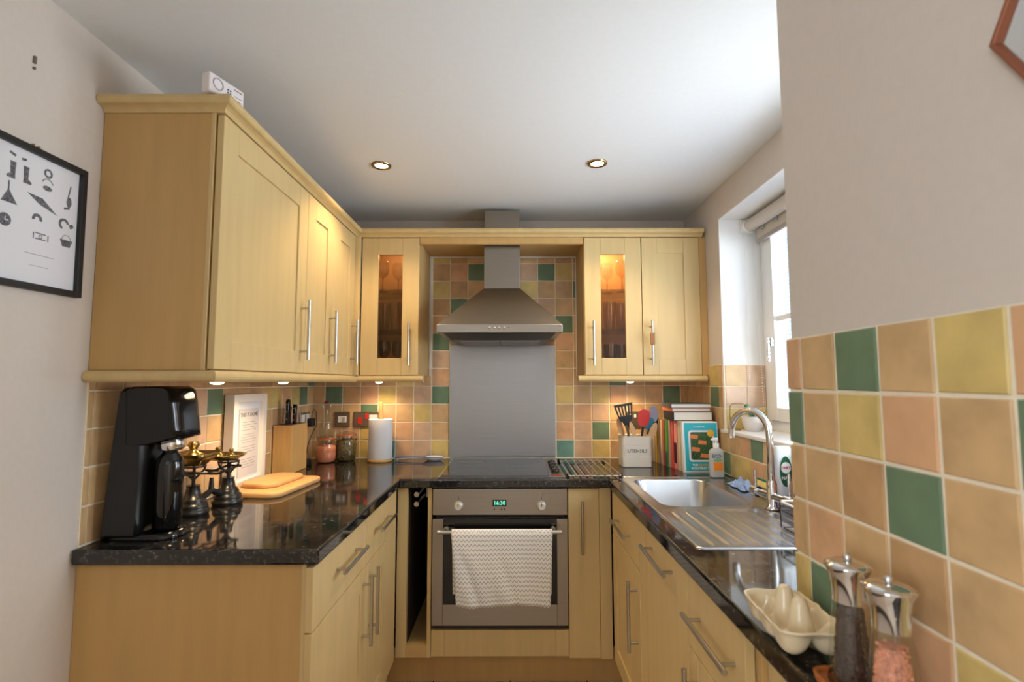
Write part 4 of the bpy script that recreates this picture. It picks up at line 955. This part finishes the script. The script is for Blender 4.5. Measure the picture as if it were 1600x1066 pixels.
# mills on a wooden tray
wt = thing('mill_tray', 'small orange-brown wooden tray under the salt and pepper mills', 'tray', (.477, -2.22, WT))
build('tray_board', MB().loft([rrect(.436, .519, -2.305, -2.150, .02, WT+.0005, 5), rrect(.433, .522, -2.308, -2.147, .022, WT+.012, 5), rrect(.438, .517, -2.303, -2.152, .018, WT+.012, 5), rrect(.440, .515, -2.301, -2.154, .016, WT+.007, 5)]), TRAYW, wt)
def mill(x, y, lab, fill, filln, seed, h=.168, grow=1.08, flo=1.0):
    z = WT+.0075; t = thing('mill', lab, 'mill', (x, y, z), 'salt and pepper mills'); g = grow
    build('glass_body', MB().lathe([(.0275*g, z), (.0285*g, z+.004), (.0270*g, z+.030), (.0225*g, z+.085), (.0195*g, z+.112)], (x, y, 0), 36, cap0=True, cap1=False), THICK, t, label='clear glass body')
    mt = build('metal_top', MB().lathe([(.0200*g, z+.112), (.0196*g, z+.122), (.0205*g, z+.135), (.0240*g, z+.152), (.0275*g, z+.160), (.0272*g, z+.1625), (.020*g, z+.166), (.004, z+.167)], (x, y, 0), 36), CHROME, t, label='waisted polished metal top')
    build('top_knob', MB().lathe([(.0042, z+.1672), (.0060, z+.170), (.0060, z+.174), (.0035, z+.177)], (x, y, 0), 14), CHROME, mt)
    build('grinder_foot', MB().lathe([(.0285*g, z+.0005), (.029*g, z+.004), (.0285*g, z+.008)], (x, y, 0), 30, False, False), STEEL, t)
    R_ = random.Random(seed); m = MB(); hh = .095*flo
    m.lathe([(.0200*g, z+.006), (.0195*g, z+.03), (.0165*g, z+hh*.8), (.0120*g, z+hh)], (x, y, 0), 20)
    for _ in range(330):
        q = R_.uniform(.006, hh); rr = (.0270-(q/.112)*.0080)*g-.0052-.002*(q/.112); a = R_.uniform(0, 2*PI)
        m.ball((x+rr*math.cos(a), y+rr*math.sin(a), z+q), R_.uniform(.0020, .0031), 6)
    build(filln, m, fill, t, kind='stuff'); return t
mill(.4765, -2.187, 'pepper mill with dark peppercorns, further from the camera', noisy('peppercorn', S(58, 44, 36), .5, .85, 130, coord='Object'), 'peppercorns', 1, flo=1.12)
mill(.4755, -2.268, 'salt mill with pink rock salt, nearest the camera', noisy('pink_rock_salt', S(222, 150, 122), .45, .35, 140), 'rock_salt', 2, flo=.95)

# hexagonal copper mirror on the pier
hm_ = thing('hexagon_mirror', 'copper-framed hexagonal mirror high on the pier wall at top right', 'mirror', (.535, -2.53, 1.60)); cy, cz_, s_ = -2.394-.15, 1.712, .150
def hexa(r, x, off=0): return [(x, cy+r*math.cos(k*PI/3), cz_+r*math.sin(k*PI/3)) for k in range(6)]
build('frame', MB().loft([hexa(s_, .5445), hexa(s_, .532), hexa(s_-.0055, .532), hexa(s_-.009, .541)], False, False, smooth=False), mat('copper', S(150, 92, 66), .4, .5), hm_, bevel=.001)
build('mirror_glass', MB().loft([hexa(s_-.006, .5425), hexa(s_-.008, .5385)], smooth=False), mat('mirror_silver', S(225, 228, 230), .02, 1), hm_)

# ================================================================ THINGS ON THE LEFT
# framed print on the left wall
fp = thing('framed_print', 'black-framed print of small engraved drawings on the left wall', 'picture', (LX, -1.745, 1.55)); a_, b_, c_, d_ = -1.622, -1.872, 1.556, 1.893
X = LX+.001; m = MB(); fw = .015
rot = Matrix.Translation((0, -1.745, 1.72)) @ Matrix.Rotation(.012, 4, 'X') @ Matrix.Translation((0, 1.745, -1.72))
m.box((X, a_, c_), (X+.016, a_-fw, d_)).box((X, b_, c_), (X+.016, b_+fw, d_)).box((X, a_-fw, d_), (X+.016, b_+fw, d_-fw)).box((X, a_-fw, c_), (X+.016, b_+fw, c_+fw)).xf(rot)
build('frame', m, mat('black_wood_frame', S(26, 26, 27), .5), fp, bevel=.001)
pp = build('paper', MB().box((X+.001, a_-.012, c_+.012), (X+.005, b_+.012, d_-.012)).xf(rot), mat('white_print_paper', S(228, 228, 234), .7), fp)
INK = noisy('grey_ink', S(104, 104, 110), .8, .75, 260); X2 = X+.0052
def ink(polys, x=X2):
    m = MB(); al = [p for q in polys for p in q]; cu = sum(p[0] for p in al)/len(al); cv = sum(p[1] for p in al)/len(al); k = .82
    for pl_ in polys:
        pl_ = [(cu+(u-cu)*k, cv+(v-cv)*k) for u, v in pl_]; m.loft([[(x, u, v) for u, v in pl_], [(x+.0004, u, v) for u, v in pl_]], smooth=False)
    return m.xf(rot)
def at(u, v): return (a_-.015-(1-u)*(.220), d_-.017-v*.300)      # u: 0 left..1 right, v: 0 top..1 bottom
def circ(u, v, r, n=16, e=1, a0=0, a1=2*PI):
    c = at(u, v); return [(c[0]+r*math.cos(a0+(a1-a0)*i/n), c[1]+e*r*math.sin(a0+(a1-a0)*i/n)) for i in range(n)]
def ring(u, v, r, r2, a0=0, a1=2*PI, n=16):
    c = at(u, v); P_ = lambda q, a: (c[0]+q*math.cos(a), c[1]+q*math.sin(a)); out = []
    for i in range(n):
        s0, s1 = a0+(a1-a0)*i/n, a0+(a1-a0)*(i+1)/n; out.append([P_(r2, s0), P_(r, s0), P_(r, s1), P_(r2, s1)])
    return out
def rect(u, v, w_, h_, k=0):
    c = at(u, v); cs, sn = math.cos(k), math.sin(k); return [(c[0]+x*cs-y*sn, c[1]+x*sn+y*cs) for x, y in ((-w_/2, -h_/2), (w_/2, -h_/2), (w_/2, h_/2), (-w_/2, h_/2))]
dr = [('cat_drawing', [rect(.18, .06, .018, .007, -.3), rect(.33, .07, .014, .007, .2)]),
      ('boots_drawing', [[(at(u_, .18)[0]+sg*x_, at(u_, .18)[1]+y_) for x_, y_ in ((-.009, .024), (.008, .024), (.006, -.010), (.007, -.024), (-.017, -.024), (-.018, -.018), (-.007, -.010))] for u_, sg in ((.19, 1), (.36, -1))]),
      ('wreath_drawing', ring(.60, .10, .014, .008)), ('eye_drawing', ring(.60, .20, .019, .0165, .3, PI-.3)+[circ(.60, .235, .015, e=.5)]),
      ('bird_drawing', [rect(.88, .16, .004, .040, -.2), circ(.88, .27, .009, e=1.8), rect(.85, .34, .020, .007, .3)]),
      ('dress_drawing', [rect(.17, .30, .004, .025), [at(.17, .33), at(.08, .46), at(.29, .46)]]),
      ('feather_drawing', [[at(.33, .30), at(.55, .31), at(.78, .43), at(.52, .38)]]),
      ('clock_drawing', [circ(.15, .575, .018, 20)]), ('horseshoe_drawing', ring(.50, .50, .016, .007, -.3, PI+.3)),
      ('lion_drawing', ring(.83, .47, .018, .010, .2, PI+1.2)+[rect(.95, .47, .014, .012, .5)]),
      ('ticket_drawing', [rect(.55, .60, .034, .003), rect(.55, .655, .034, .003), rect(.45, .63, .003, .018), rect(.66, .63, .003, .018)]+ring(.55, .63, .006, .004)),
      ('basket_drawing', [[at(.77, .60), at(.97, .60), at(.93, .67), at(.81, .67)]]+ring(.87, .60, .016, .0145, 0, PI)),
      ('caption_line', [rect(.55, .78, .090, .0016)]), ('caption_line', [rect(.55, .87, .060, .001)])]
for nm, pl_ in dr: build(nm, ink(pl_), INK if 'line' not in nm else mat('pale_ink', S(150, 150, 155), .8), fp)
build('clock_hands', ink([rect(.15, .565, .002, .012), rect(.17, .577, .009, .002)], X2+.0006), mat('white_print_paper', S(228, 228, 234), .7), fp)
for y_ in (-1.752, -1.766): build('hanging_clip', MB().box((X+.002, y_, d_-.002), (X+.008, y_-.004, d_+.008)).xf(rot), BRASS, fp)
build('wall_hook', MB().box((LX, -1.776, 2.095), (LX+.006, -1.781, 2.112)).box((LX, -1.776, 2.080), (LX+.005, -1.780, 2.086)), mat('grey_plug', S(120, 112, 104), .7), loc=(LX, -1.778, 2.09), label='tiny grey picture fixing in the left wall above the print', cat='hook')

# detector on the cornice
dt = thing('alarm', 'white carbon monoxide alarm standing on the cornice at the near corner', 'alarm', (-.81, -1.545, 2.1295))
M_ = Matrix.Translation((-.812, -1.552, 2.1295)) @ Matrix.Rotation(.33, 4, 'Z')       # local y runs along the face, x is the face normal
R2 = Matrix.Rotation(-.33, 4, 'Z'); M_ = Matrix.Translation((-.812, -1.552, 2.1295)) @ R2
build('case', MB().box((-.018, -.058, 0), (.012, .058, .055)).xf(M_), mat('alarm_white', S(232, 226, 226), .4), dt, bevel=.005)
AM = mat('alarm_grey', S(180, 172, 176), .5)
build('sounder_ring', MB().loft([[(.0122+k, -.030+r*math.cos(2*PI*i/24), .030+r*math.sin(2*PI*i/24)) for i in range(24)] for r, k in ((.017, 0), (.017, .0015), (.014, .0015), (.014, 0))], False, False).xf(M_), AM, dt)
build('led_group', MB().box((.0122, .000, .030), (.0134, .004, .034)).box((.0122, .008, .030), (.0134, .012, .034)).box((.0122, .000, .022), (.0134, .004, .026)).box((.0122, .008, .022), (.0134, .012, .026)), mat('alarm_blue', S(60, 66, 110), .4), dt) if False else build('led_group', MB().box((.012, .000, .030), (.0134, .004, .034)).box((.012, .008, .030), (.0134, .012, .034)).box((.012, .000, .022), (.0134, .004, .026)).box((.012, .008, .022), (.0134, .012, .026)).xf(M_), mat('alarm_blue', S(60, 66, 110), .4), dt)
build('print_lines', MB().box((.012, .022, .042), (.0128, .050, .045)).box((.012, .024, .024), (.0128, .050, .0255)).box((.012, .024, .014), (.0128, .050, .0155)).xf(M_), mat('alarm_print', S(150, 110, 120), .5), dt)

# soda maker (front towards +x)
sd = thing('soda_maker', 'tall black soda maker at the near end of the left worktop', 'appliance', (-1.0, -1.465, WT))
yn, yf = -1.525, -1.405
def prof_loop(pts, y, k=0): return [(x, y, z) for x, z in pts]
def slab(pts, ya, yb, r=.02):
    "side profile extruded in y with softened flanks"
    cx_ = sum(p[0] for p in pts)/len(pts); cz2 = sum(p[1] for p in pts)/len(pts)
    sc = lambda f, y: [(cx_+(x-cx_)*f, y, cz2+(z-cz2)*(1-(1-f)*.35)) for x, z in pts]
    return MB().loft([sc(.80, ya), sc(.91, ya+r*.25), sc(.98, ya+r*.65), sc(1, ya+r*1.1), sc(1, yb-r*1.1), sc(.98, yb-r*.65), sc(.91, yb-r*.25), sc(.80, yb)])
zb = WT+.0008
body = [(-1.118, zb), (-1.012, zb), (-1.010, zb+.05), (-1.008, 1.10), (-1.008, 1.165), (-1.010, 1.20), (-1.012, 1.322), (-1.04, 1.329), (-1.072, 1.3265), (-1.084, 1.315), (-1.094, 1.22), (-1.106, 1.08)]
build('back_column', slab(body, yn, yf, .024), BLACK, sd)
head = [(-1.074, 1.318), (-1.05, 1.329), (-.952, 1.329), (-.936, 1.320), (-.926, 1.28), (-.916, 1.21), (-.912, 1.186), (-.95, 1.176), (-1.00, 1.166), (-1.066, 1.166)]
build('head', slab(head, yn-.003, yf+.003, .026), BLACKG, sd, label='glossy black rounded head')
build('nozzle_ring', MB().lathe([(.030, 1.150), (.033, 1.154), (.033, 1.172), (.030, 1.178)], (-.967, -1.465, 0), 28), CHROME, sd, label='chrome nozzle ring')
build('bottle', MB().lathe([(.032, zb+.022), (.036, zb+.028), (.036, zb+.195), (.031, zb+.215), (.019, zb+.230), (.018, zb+.2365)], (-.969, -1.465, 0), 28), mat('dark_bottle_plastic', S(12, 13, 15), .08, 0, .6), sd, label='dark carbonating bottle')
build('base_tray', MB().loft([rrect(-1.11, -.922, -1.520, -1.410, .045, zb, 6), rrect(-1.11, -.920, -1.522, -1.408, .046, zb+.008, 6), rrect(-1.10, -.927, -1.516, -1.414, .042, zb+.018, 6), rrect(-1.09, -.934, -1.508, -1.422, .036, zb+.0195, 6)]), BLACKG, sd, label='glossy black drip tray')
build('column_highlight_strip', MB().box((-.9825, -1.478, 1.02), (-.9795, -1.452, 1.13)), STEEL, sd, bevel=.001) if False else None
# balance scales
sc_ = thing('balance_scales', 'black cast-iron balance scales with two brass pans behind the soda maker', 'scales', (-1.0, -1.15, WT))
pA, pB = Vector((-1.040, -1.235, 0)), Vector((-1.006, -1.090, 0))
bell = [(.047, WT+.0005), (.050, WT+.008), (.050, WT+.016), (.043, WT+.019), (.046, WT+.026), (.043, WT+.036), (.035, WT+.039), (.037, WT+.045), (.032, WT+.055), (.024, WT+.060), (.022, WT+.075), (.019, WT+.088), (.021, WT+.094)]
for p in (pA, pB): build('pillar', MB().lathe(bell, (p.x, p.y, 0), 26), IRON, sc_)
mid = (pA+pB)/2; ax = (pB-pA).normalized()
build('bridge', MB().tube([tuple(pA+Vector((0, 0, WT+.030))), tuple(mid+Vector((0, 0, WT+.062))), tuple(pB+Vector((0, 0, WT+.030)))], [.014, .010, .014], 10).tube([tuple(mid+Vector((0, 0, WT+.06))), tuple(mid+Vector((0, 0, WT+.105)))], [.010, .006], 10), IRON, sc_)
side = Vector((ax.y, -ax.x, 0)); m = MB()
for s in (-1, 1): m.tube([tuple(pA-ax*.02+side*s*.022+Vector((0, 0, 1.048))), tuple(mid+side*s*.022+Vector((0, 0, 1.030))), tuple(pB+ax*.03+side*s*.022+Vector((0, 0, 1.043)))], .0042, 8)
for p in (pA-ax*.02, mid, pB+ax*.03): m.tube([tuple(p+side*.024+Vector((0, 0, 1.04))), tuple(p-side*.024+Vector((0, 0, 1.04)))], .0042, 8)
build('beam', m, IRON, sc_)
for p, z_ in ((pA, 1.066), (pB, 1.060)):
    m = MB()
    for i in range(4):
        a = i*PI/2+.6; m.tube([(p.x, p.y, z_-.045), (p.x+.030*math.cos(a), p.y+.030*math.sin(a), z_-.012), (p.x+.033*math.cos(a), p.y+.033*math.sin(a), z_+.002)], .0034, 7)
    m.tube([(p.x, p.y, WT+.09), (p.x, p.y, z_-.03)], .006, 8).tube([(p.x+.033*math.cos(k*PI/10), p.y+.033*math.sin(k*PI/10), z_) for k in range(20)], .0030, 6, closed=True)
    build('pan_support', m, IRON, sc_)
zp = 1.064
build('round_pan', MB().lathe([(.020, zp), (.045, zp+.004), (.062, zp+.014), (.070, zp+.022), (.0685, zp+.0225), (.060, zp+.016), (.044, zp+.0065), (.012, zp+.003)], (pB.x-.012, pB.y-.005, 0), 36), BRASS, sc_, label='shallow round brass pan')
def qloop(x0, x1, y0, y1, z, r): return rrect(x0, x1, y0, y1, r, z, 4)
c = pA; z_ = 1.070
m = MB().loft([qloop(c.x-.030, c.x+.030, c.y-.028, c.y+.028, z_, .012), qloop(c.x-.048, c.x+.045, c.y-.046, c.y+.046, z_+.018, .014), qloop(c.x-.068, c.x+.062, c.y-.064, c.y+.064, z_+.040, .016), qloop(c.x-.066, c.x+.060, c.y-.062, c.y+.062, z_+.040, .015), qloop(c.x-.046, c.x+.043, c.y-.044, c.y+.044, z_+.0195, .013), qloop(c.x-.028, c.x+.028, c.y-.026, c.y+.026, z_+.002, .011)])
build('scoop_pan', m, BRASS, sc_, label='square flared brass scoop pan')
def weight(x, y, z, s, lab):
    build('brass_weight', MB().lathe([(.014*s, z), (.015*s, z+.003*s), (.015*s, z+.014*s), (.006*s, z+.019*s), (.005*s, z+.023*s), (.0085*s, z+.028*s), (.006*s, z+.033*s)], (x, y, 0), 18), BRASS, loc=(x, y, z), label=lab, cat='weight', group='brass weights on the scales')
weight(pA.x-.005, pA.y+.0, z_+.0028, 2.2, 'large brass bell weight in the square scoop pan')
weight(pB.x-.026, pB.y-.022, zp+.0046, 1.35, 'larger small brass weight on the round pan')
weight(pB.x+.004, pB.y+.006, zp+.0046, 1.05, 'smallest brass weight on the round pan')

# boxed white print leaning on the left wall
bf = thing('white_box_frame', 'white box frame with a text print leaning on the left wall tiles', 'picture', (-1.10, -.78, WT)); fy0, fy1, fz0, fz1 = -.925, -.655, WT+.001, 1.292
xb, xf_ = -1.1215, -1.083; m = MB(); fw = .034
m.box((xb, fy0, fz0), (xf_, fy0+fw, fz1)).box((xb, fy1-fw, fz0), (xf_, fy1, fz1)).box((xb, fy0+fw, fz0), (xf_, fy1-fw, fz0+fw)).box((xb, fy0+fw, fz1-fw), (xf_, fy1-fw, fz1))
FM = Matrix.Translation((xb, 0, WT)) @ Matrix.Rotation(-.0, 4, 'Y') @ Matrix.Translation((-xb, 0, -WT))
build('frame', m, mat('white_wood_frame', S(236, 232, 224), .45), bf, bevel=.002)
build('mount', MB().box((xb+.001, fy0+fw, fz0+fw), (xf_-.016, fy1-fw, fz1-fw)), mat('mount_card', S(226, 230, 236), .8), bf)
ppx = xf_-.0155
pr_ = build('print_paper', MB().box((ppx, fy0+.065, fz0+.045), (ppx+.003, fy1-.045, fz1-.062)), mat('mottled_print', S(206, 204, 206), .8), bf)
text('print_title', 'THIS IS HOME', .023, mat('soft_ink', S(120, 118, 122), .8), bf, facing((ppx+.0033, -.7825, fz1-.087), (1, 0, 0)), bold=.0002)
R_ = random.Random(8)
for g_ in range(4):
    for k in range(4 if g_ != 2 else 3):
        zl = fz1-.118-g_*.050-k*.0105; w_ = R_.uniform(.09, .125)
        build('print_line', MB().box((ppx+.0031, -.7825-w_/2, zl), (ppx+.0034, -.7825+w_/2, zl+.0022)), mat('soft_ink_line', S(150, 150, 155), .8), bf)
# knife block and knives
kb_ = thing('knife_block', 'square rubberwood knife block beside the white box frame', 'knife block', (-1.075, -.41, WT))
build('block', MB().box((-1.123, -.505, WT+.0005), (-1.033, -.325, 1.137)), BLOCKW, kb_, bevel=.0025)
build('slot_insert', MB().box((-1.113, -.493, 1.1372), (-1.044, -.337, 1.1385)), BLACK, kb_)
def knife(x, y, l, lab, flip=0):
    t = thing('knife', lab, 'knife', (x, y, 1.1387), 'knives in the block')
    m = MB().loft([rrect(x-.008, x+.008, y-.011, y+.011, .005, 1.1387, 3), rrect(x-.0075, x+.0075, y-.0115, y+.0115, .005, 1.1387+l*.5, 3), rrect(x-.0085, x+.0085, y-.013, y+.013, .006, 1.1387+l*.93, 3), rrect(x-.006, x+.006, y-.009, y+.009, .004, 1.1387+l, 3)])
    build('handle', m, BLACKG, t)
    for k in (.2, .5, .8): build('rivet', MB().lathe([(.0028, y-.0133), (.0028, y-.0118)], (x, 0, 1.1387+l*k), 10, axis='y'), CHROME, t)
    build('end_cap', MB().box((x-.005, y-.008, 1.1387+l), (x+.005, y+.008, 1.1387+l+.002)), CHROME, t, bevel=.0005)
knife(-1.078, -.455, .118, 'taller black riveted knife in the block'); knife(-1.057, -.425, .092, 'shorter black knife right of the taller one'); knife(-1.095, -.40, .085, 'low black knife at the wall side of the block')
# chopping boards
def board(x0, x1, y0, y1, z, th, r, rz, lab, groove):
    c = ((x0+x1)/2, (y0+y1)/2, z); M_ = Matrix.Translation(c) @ Matrix.Rotation(rz, 4, 'Z') @ Matrix.Translation(-Vector(c))
    L = [rrect(x0+.003, x1-.003, y0+.003, y1-.003, r, z, 6), rrect(x0, x1, y0, y1, r, z+.003, 6), rrect(x0, x1, y0, y1, r, z+th-.003, 6), rrect(x0+.003, x1-.003, y0+.003, y1-.003, r, z+th, 6)]
    if groove: L += [rrect(x0+.014, x1-.014, y0+.014, y1-.014, r*.8, z+th, 6), rrect(x0+.017, x1-.017, y0+.017, y1-.017, r*.8, z+th-.003, 6), rrect(x0+.021, x1-.021, y0+.021, y1-.021, r*.8, z+th, 6)]
    t = thing('chopping_board', lab, 'board', c, 'stacked chopping boards'); build('board', MB().loft(L).xf(M_), PINEW, t)
board(-1.068, -.845, -1.005, -.635, WT+.0005, .019, .045, -.10, 'larger wooden chopping board at the bottom of the stack', True)
board(-1.056, -.905, -.925, -.660, WT+.0200, .016, .050, -.10, 'smaller wooden chopping board lying on the larger one', False)
# jars
def jar(x, y, r, h, fillm, fh, lab, fname, lumps, seal=True):
    z = WT+.0006; t = thing('storage_jar', lab, 'jar', (x, y, z), 'clip-top storage jars')
    build('glass_body', MB().lathe([(r*.78, z), (r*.92, z+.006), (r, z+h*.25), (r, z+h*.55), (r*.9, z+h*.74), (r*.82, z+h*.80), (r*.82, z+h*.86)], (x, y, 0), 30, cap1=False), GLASS, t)
    build('rubber_seal', MB().lathe([(r*.80, z+h*.862), (r*.90, z+h*.865), (r*.90, z+h*.893), (r*.80, z+h*.896)], (x, y, 0), 30), mat('orange_rubber', S(214, 112, 62), .5), t, label='orange rubber seal')
    build('glass_lid', MB().lathe([(r*.88, z+h*.897), (r*.90, z+h*.92), (r*.75, z+h*.965), (r*.45, z+h*.985), (.004, z+h)], (x, y, 0), 30), GLASS, t)
    zc = z+h*.84
    build('wire_clip', MB().tube([(x+r*.84*math.cos(k*PI/12), y+r*.84*math.sin(k*PI/12), zc) for k in range(24)], .0016, 6, closed=True).tube([(x-r*.84, y-.005, zc), (x-r*1.06, y-.01, zc+.005), (x-r*1.02, y-.01, zc+.030), (x-r*.6, y, z+h*.975)], .0018, 6).tube([(x+r*.84, y, zc), (x+r*1.0, y, zc+.004), (x+r*.93, y, z+h*.95)], .0018, 6), CHROME, t)
    m = MB().lathe([(r*.74, z+.004), (r*.88, z+.010), (r*.955, z+h*.25), (r*.955, z+fh*.7), (r*.93, z+fh*.93), (r*.5, z+fh), (.003, z+fh+.002)], (x, y, 0), 28)
    if lumps:
        R_ = random.Random(4)
        for _ in range(320):
            q = R_.uniform(.012, fh); a = R_.uniform(0, 2*PI); rr = r*.945*(.9 if q < .02 else 1)-.002*R_.random(); m.ball((x+rr*math.cos(a), y+rr*math.sin(a), z+q), R_.uniform(.0022, .0034), 6)
    build(fname, m, fillm, t, kind='stuff' if lumps else None)
jar(-1.000, -.150, .053, .142, noisy('pink_lentils', S(226, 138, 100), .8, .2, 160, bmp=.3), .093, 'clip-top glass jar filled with pink-orange lentils', 'lentils', False)
jar(-.912, -.085, .055, .158, noisy('mixed_seeds', S(104, 88, 50), .7, .75, 110), .118, 'clip-top glass jar filled with dark green seeds', 'seeds', True)
# swing-top bottle
sw = thing('swing_top_bottle', 'tall clear swing-top bottle behind the jar of lentils', 'bottle', (-1.035, -.055, WT)); x, y, z = -1.035, -.055, WT+.0006
build('glass_body', MB().lathe([(.032, z), (.037, z+.005), (.037, z+.170), (.034, z+.195), (.022, z+.235), (.0145, z+.265), (.013, z+.295), (.0155, z+.298), (.0155, z+.308)], (x, y, 0), 28, cap1=False), GLASS, sw)
build('stopper', MB().lathe([(.0125, z+.3083), (.014, z+.314), (.010, z+.322), (.004, z+.325)], (x, y, 0), 16), mat('dark_red_stopper', S(120, 40, 34), .4), sw)
build('wire_bail', MB().tube([(x-.016, y, z+.285), (x-.022, y-.004, z+.30), (x-.014, y, z+.318), (x+.010, y, z+.320), (x+.024, y-.004, z+.305), (x+.020, y-.008, z+.280), (x+.015, y, z+.275)], .0015, 6), CHROME, sw)
# kitchen roll
kr = thing('kitchen_roll', 'white kitchen roll on a wooden post stand beside the spoon rest', 'kitchen roll', (-.718, -.112, WT)); x, y = -.718, -.112
build('stand_base', MB().lathe([(.064, WT+.0006), (.067, WT+.004), (.067, WT+.012), (.063, WT+.016)], (x, y, 0), 36), BLOCKW, kr)
build('paper_roll', MB().lathe([(.062, WT+.0165), (.0635, WT+.018), (.0635, 1.1365), (.0625, 1.138), (.021, 1.138), (.020, 1.10)], (x, y, 0), 40, cap1=False), PAPER, kr)
build('post', MB().lathe([(.0125, WT+.017), (.0125, 1.222), (.011, 1.232)], (x, y, 0), 18), BLOCKW, kr)
# spoon rest
sr = thing('spoon_rest', 'white ceramic spoon rest with blue rim left of the hob', 'spoon rest', (-.46, -.075, WT)); x, y = -.432, -.085; z = WT+.0005
build('dish', MB().lathe([(.026, z), (.040, z+.006), (.051, z+.019), (.052, z+.0215), (.049, z+.021), (.038, z+.010), (.006, z+.006)], (x, y, 0), 32, sx=1.15, sy=.9), mat('white_glaze', S(226, 228, 232), .15), sr)
build('rim_band', MB().tube([(x+.0585*math.cos(k*PI/16), y+.0465*math.sin(k*PI/16), z+.0215) for k in range(32)], .0013, 6, closed=True), bc('cobalt_glaze', 50, 76, 140), sr, label='cobalt blue rim')
m = MB(); hp = [(-.470, .016, .019), (-.510, .014, .017), (-.56, .014, .016), (-.60, .017, .014), (-.632, .019, .013), (-.642, .010, .012)]
m.loft([rrect(0, 1, 0, 1, .3, 0, 2) and [(X_, y-w_, z+h_-.003), (X_, y+w_, z+h_-.003), (X_, y+w_*.95, z+h_+.003), (X_, y, z+h_), (X_, y-w_*.95, z+h_+.003)] for X_, w_, h_ in hp])
m.tube([(-.630, y, z+.0012), (-.630, y, z+.011)], .006, 8)
build('handle', m, mat('white_glaze', S(226, 228, 232), .15), sr)
for s in (-1, 1): build('handle_stripe', MB().tube([(X_, y+s*w_*.97, z+h_+.003) for X_, w_, h_ in hp], .0015, 6), bc('cobalt_glaze', 50, 76, 140), sr, label='cobalt blue edge stripe')
# sockets and switches
PLATE = mat('pewter_plate', S(128, 116, 102), .32, .7)
def plate(name, lab, x0, x1, z0, z1, parts, cat='socket', y=-.0094):
    t = thing(name, lab, cat, ((x0+x1)/2, y, z0)); build('face_plate', MB().box((x0, y, z0), (x1, y-.006, z1)), PLATE, t, bevel=.003)
    for nm, a, b, c, d, mm, th in parts: build(nm, MB().box((a, y-.006, c), (b, y-.006-th, d)), mm, t, bevel=.001)
RED = mat('red_rocker', S(206, 44, 40), .35); WP = mat('white_rocker', S(232, 230, 226), .35)
plate('light_switch', 'pewter fused switch with white rocker behind the storage jars', -1.004, -.918, 1.088, 1.172, [('rocker', -.984, -.936, 1.112, 1.148, WP, .003), ('toggle', -.958, -.944, 1.118, 1.142, mat('grey_toggle', S(170, 170, 170), .4), .006)], 'switch')
plate('cooker_switch', 'wide pewter cooker switch with red rockers behind the kitchen roll', -.897, -.750, 1.088, 1.172, [('red_rocker', -.872, -.850, 1.105, 1.142, RED, .006), ('red_rocker', -.830, -.812, 1.132, 1.162, RED, .005), ('socket_insert', -.808, -.760, 1.100, 1.155, WP, .002)], 'switch')
plate('wall_socket', 'pewter double socket behind the utensil pot', .640, .760, 1.082, 1.172, [('socket_insert', .662, .700, 1.098, 1.152, PLATE, .003), ('rocker', .664, .676, 1.138, 1.156, WP, .005), ('rocker', .688, .700, 1.138, 1.156, WP, .005)])
ls = thing('wall_socket', 'chrome and white double socket on the left wall by the corner', 'socket', (LX+.0095, -.145, 1.09)); X = LX+.0095
build('face_plate', MB().box((X, -.075, 1.100), (X+.006, -.205, 1.178)), mat('polished_plate', S(190, 188, 184), .15, .9), ls, bevel=.002)
build('socket_insert', MB().box((X+.006, -.085, 1.112), (X+.009, -.130, 1.166)).box((X+.006, -.150, 1.112), (X+.009, -.195, 1.166)), WP, ls, bevel=.001)
cg = thing('charger', 'black plug-in charger with a trailing cable in the left wall socket', 'charger', (X+.0095, -.10, 1.09))
build('plug', MB().box((X+.0095, -.082, 1.098), (X+.040, -.125, 1.142)), BLACK, cg, bevel=.004)
build('cable', MB().tube([(X+.025, -.10, 1.142), (X+.026, -.098, 1.175), (X+.034, -.090, 1.192), (X+.044, -.085, 1.175), (X+.046, -.085, 1.10), (X+.03, -.11, 1.05), (X+.020, -.13, 1.00), (X+.022, -.15, .95), (X+.024, -.16, WT+.004), (X+.05, -.165, WT+.004)], .0024, 8), BLACK, cg)
spk = thing('cable_tidy', 'dark coiled cable bundle between knife block and jars', 'cable', (-1.065, -.245, WT))
for i in range(4):
    build('coil', MB().tube([(-1.078+.030*math.cos(k*PI/10), -.235+.045*math.sin(k*PI/10), WT+.004+.0066*i) for k in range(20)], .0033, 6, closed=True), BLACK, spk)

# ---------------------------------------------------------------- ceiling downlights
def downlight(x, y, lab):
    t = thing('ceiling_downlight', lab, 'light', (x, y, CEIL), 'ceiling downlights')
    build('bezel', MB().lathe([(.043, CEIL-.0003), (.042, CEIL-.006), (.034, CEIL-.009), (.028, CEIL-.004)], (x, y, 0), 32, False, False), mat('brushed_nickel_bezel', S(168, 146, 110), .25, 1), t)
    build('lamp', MB().lathe([(.028, CEIL-.0035), (.018, CEIL-.006), (.004, CEIL-.007)], (x, y, 0), 24), LENS, t, label='lit lamp')
downlight(-.567, -.779, 'left one of the two lit ceiling downlights'); downlight(.368, -.797, 'right one of the two lit ceiling downlights')
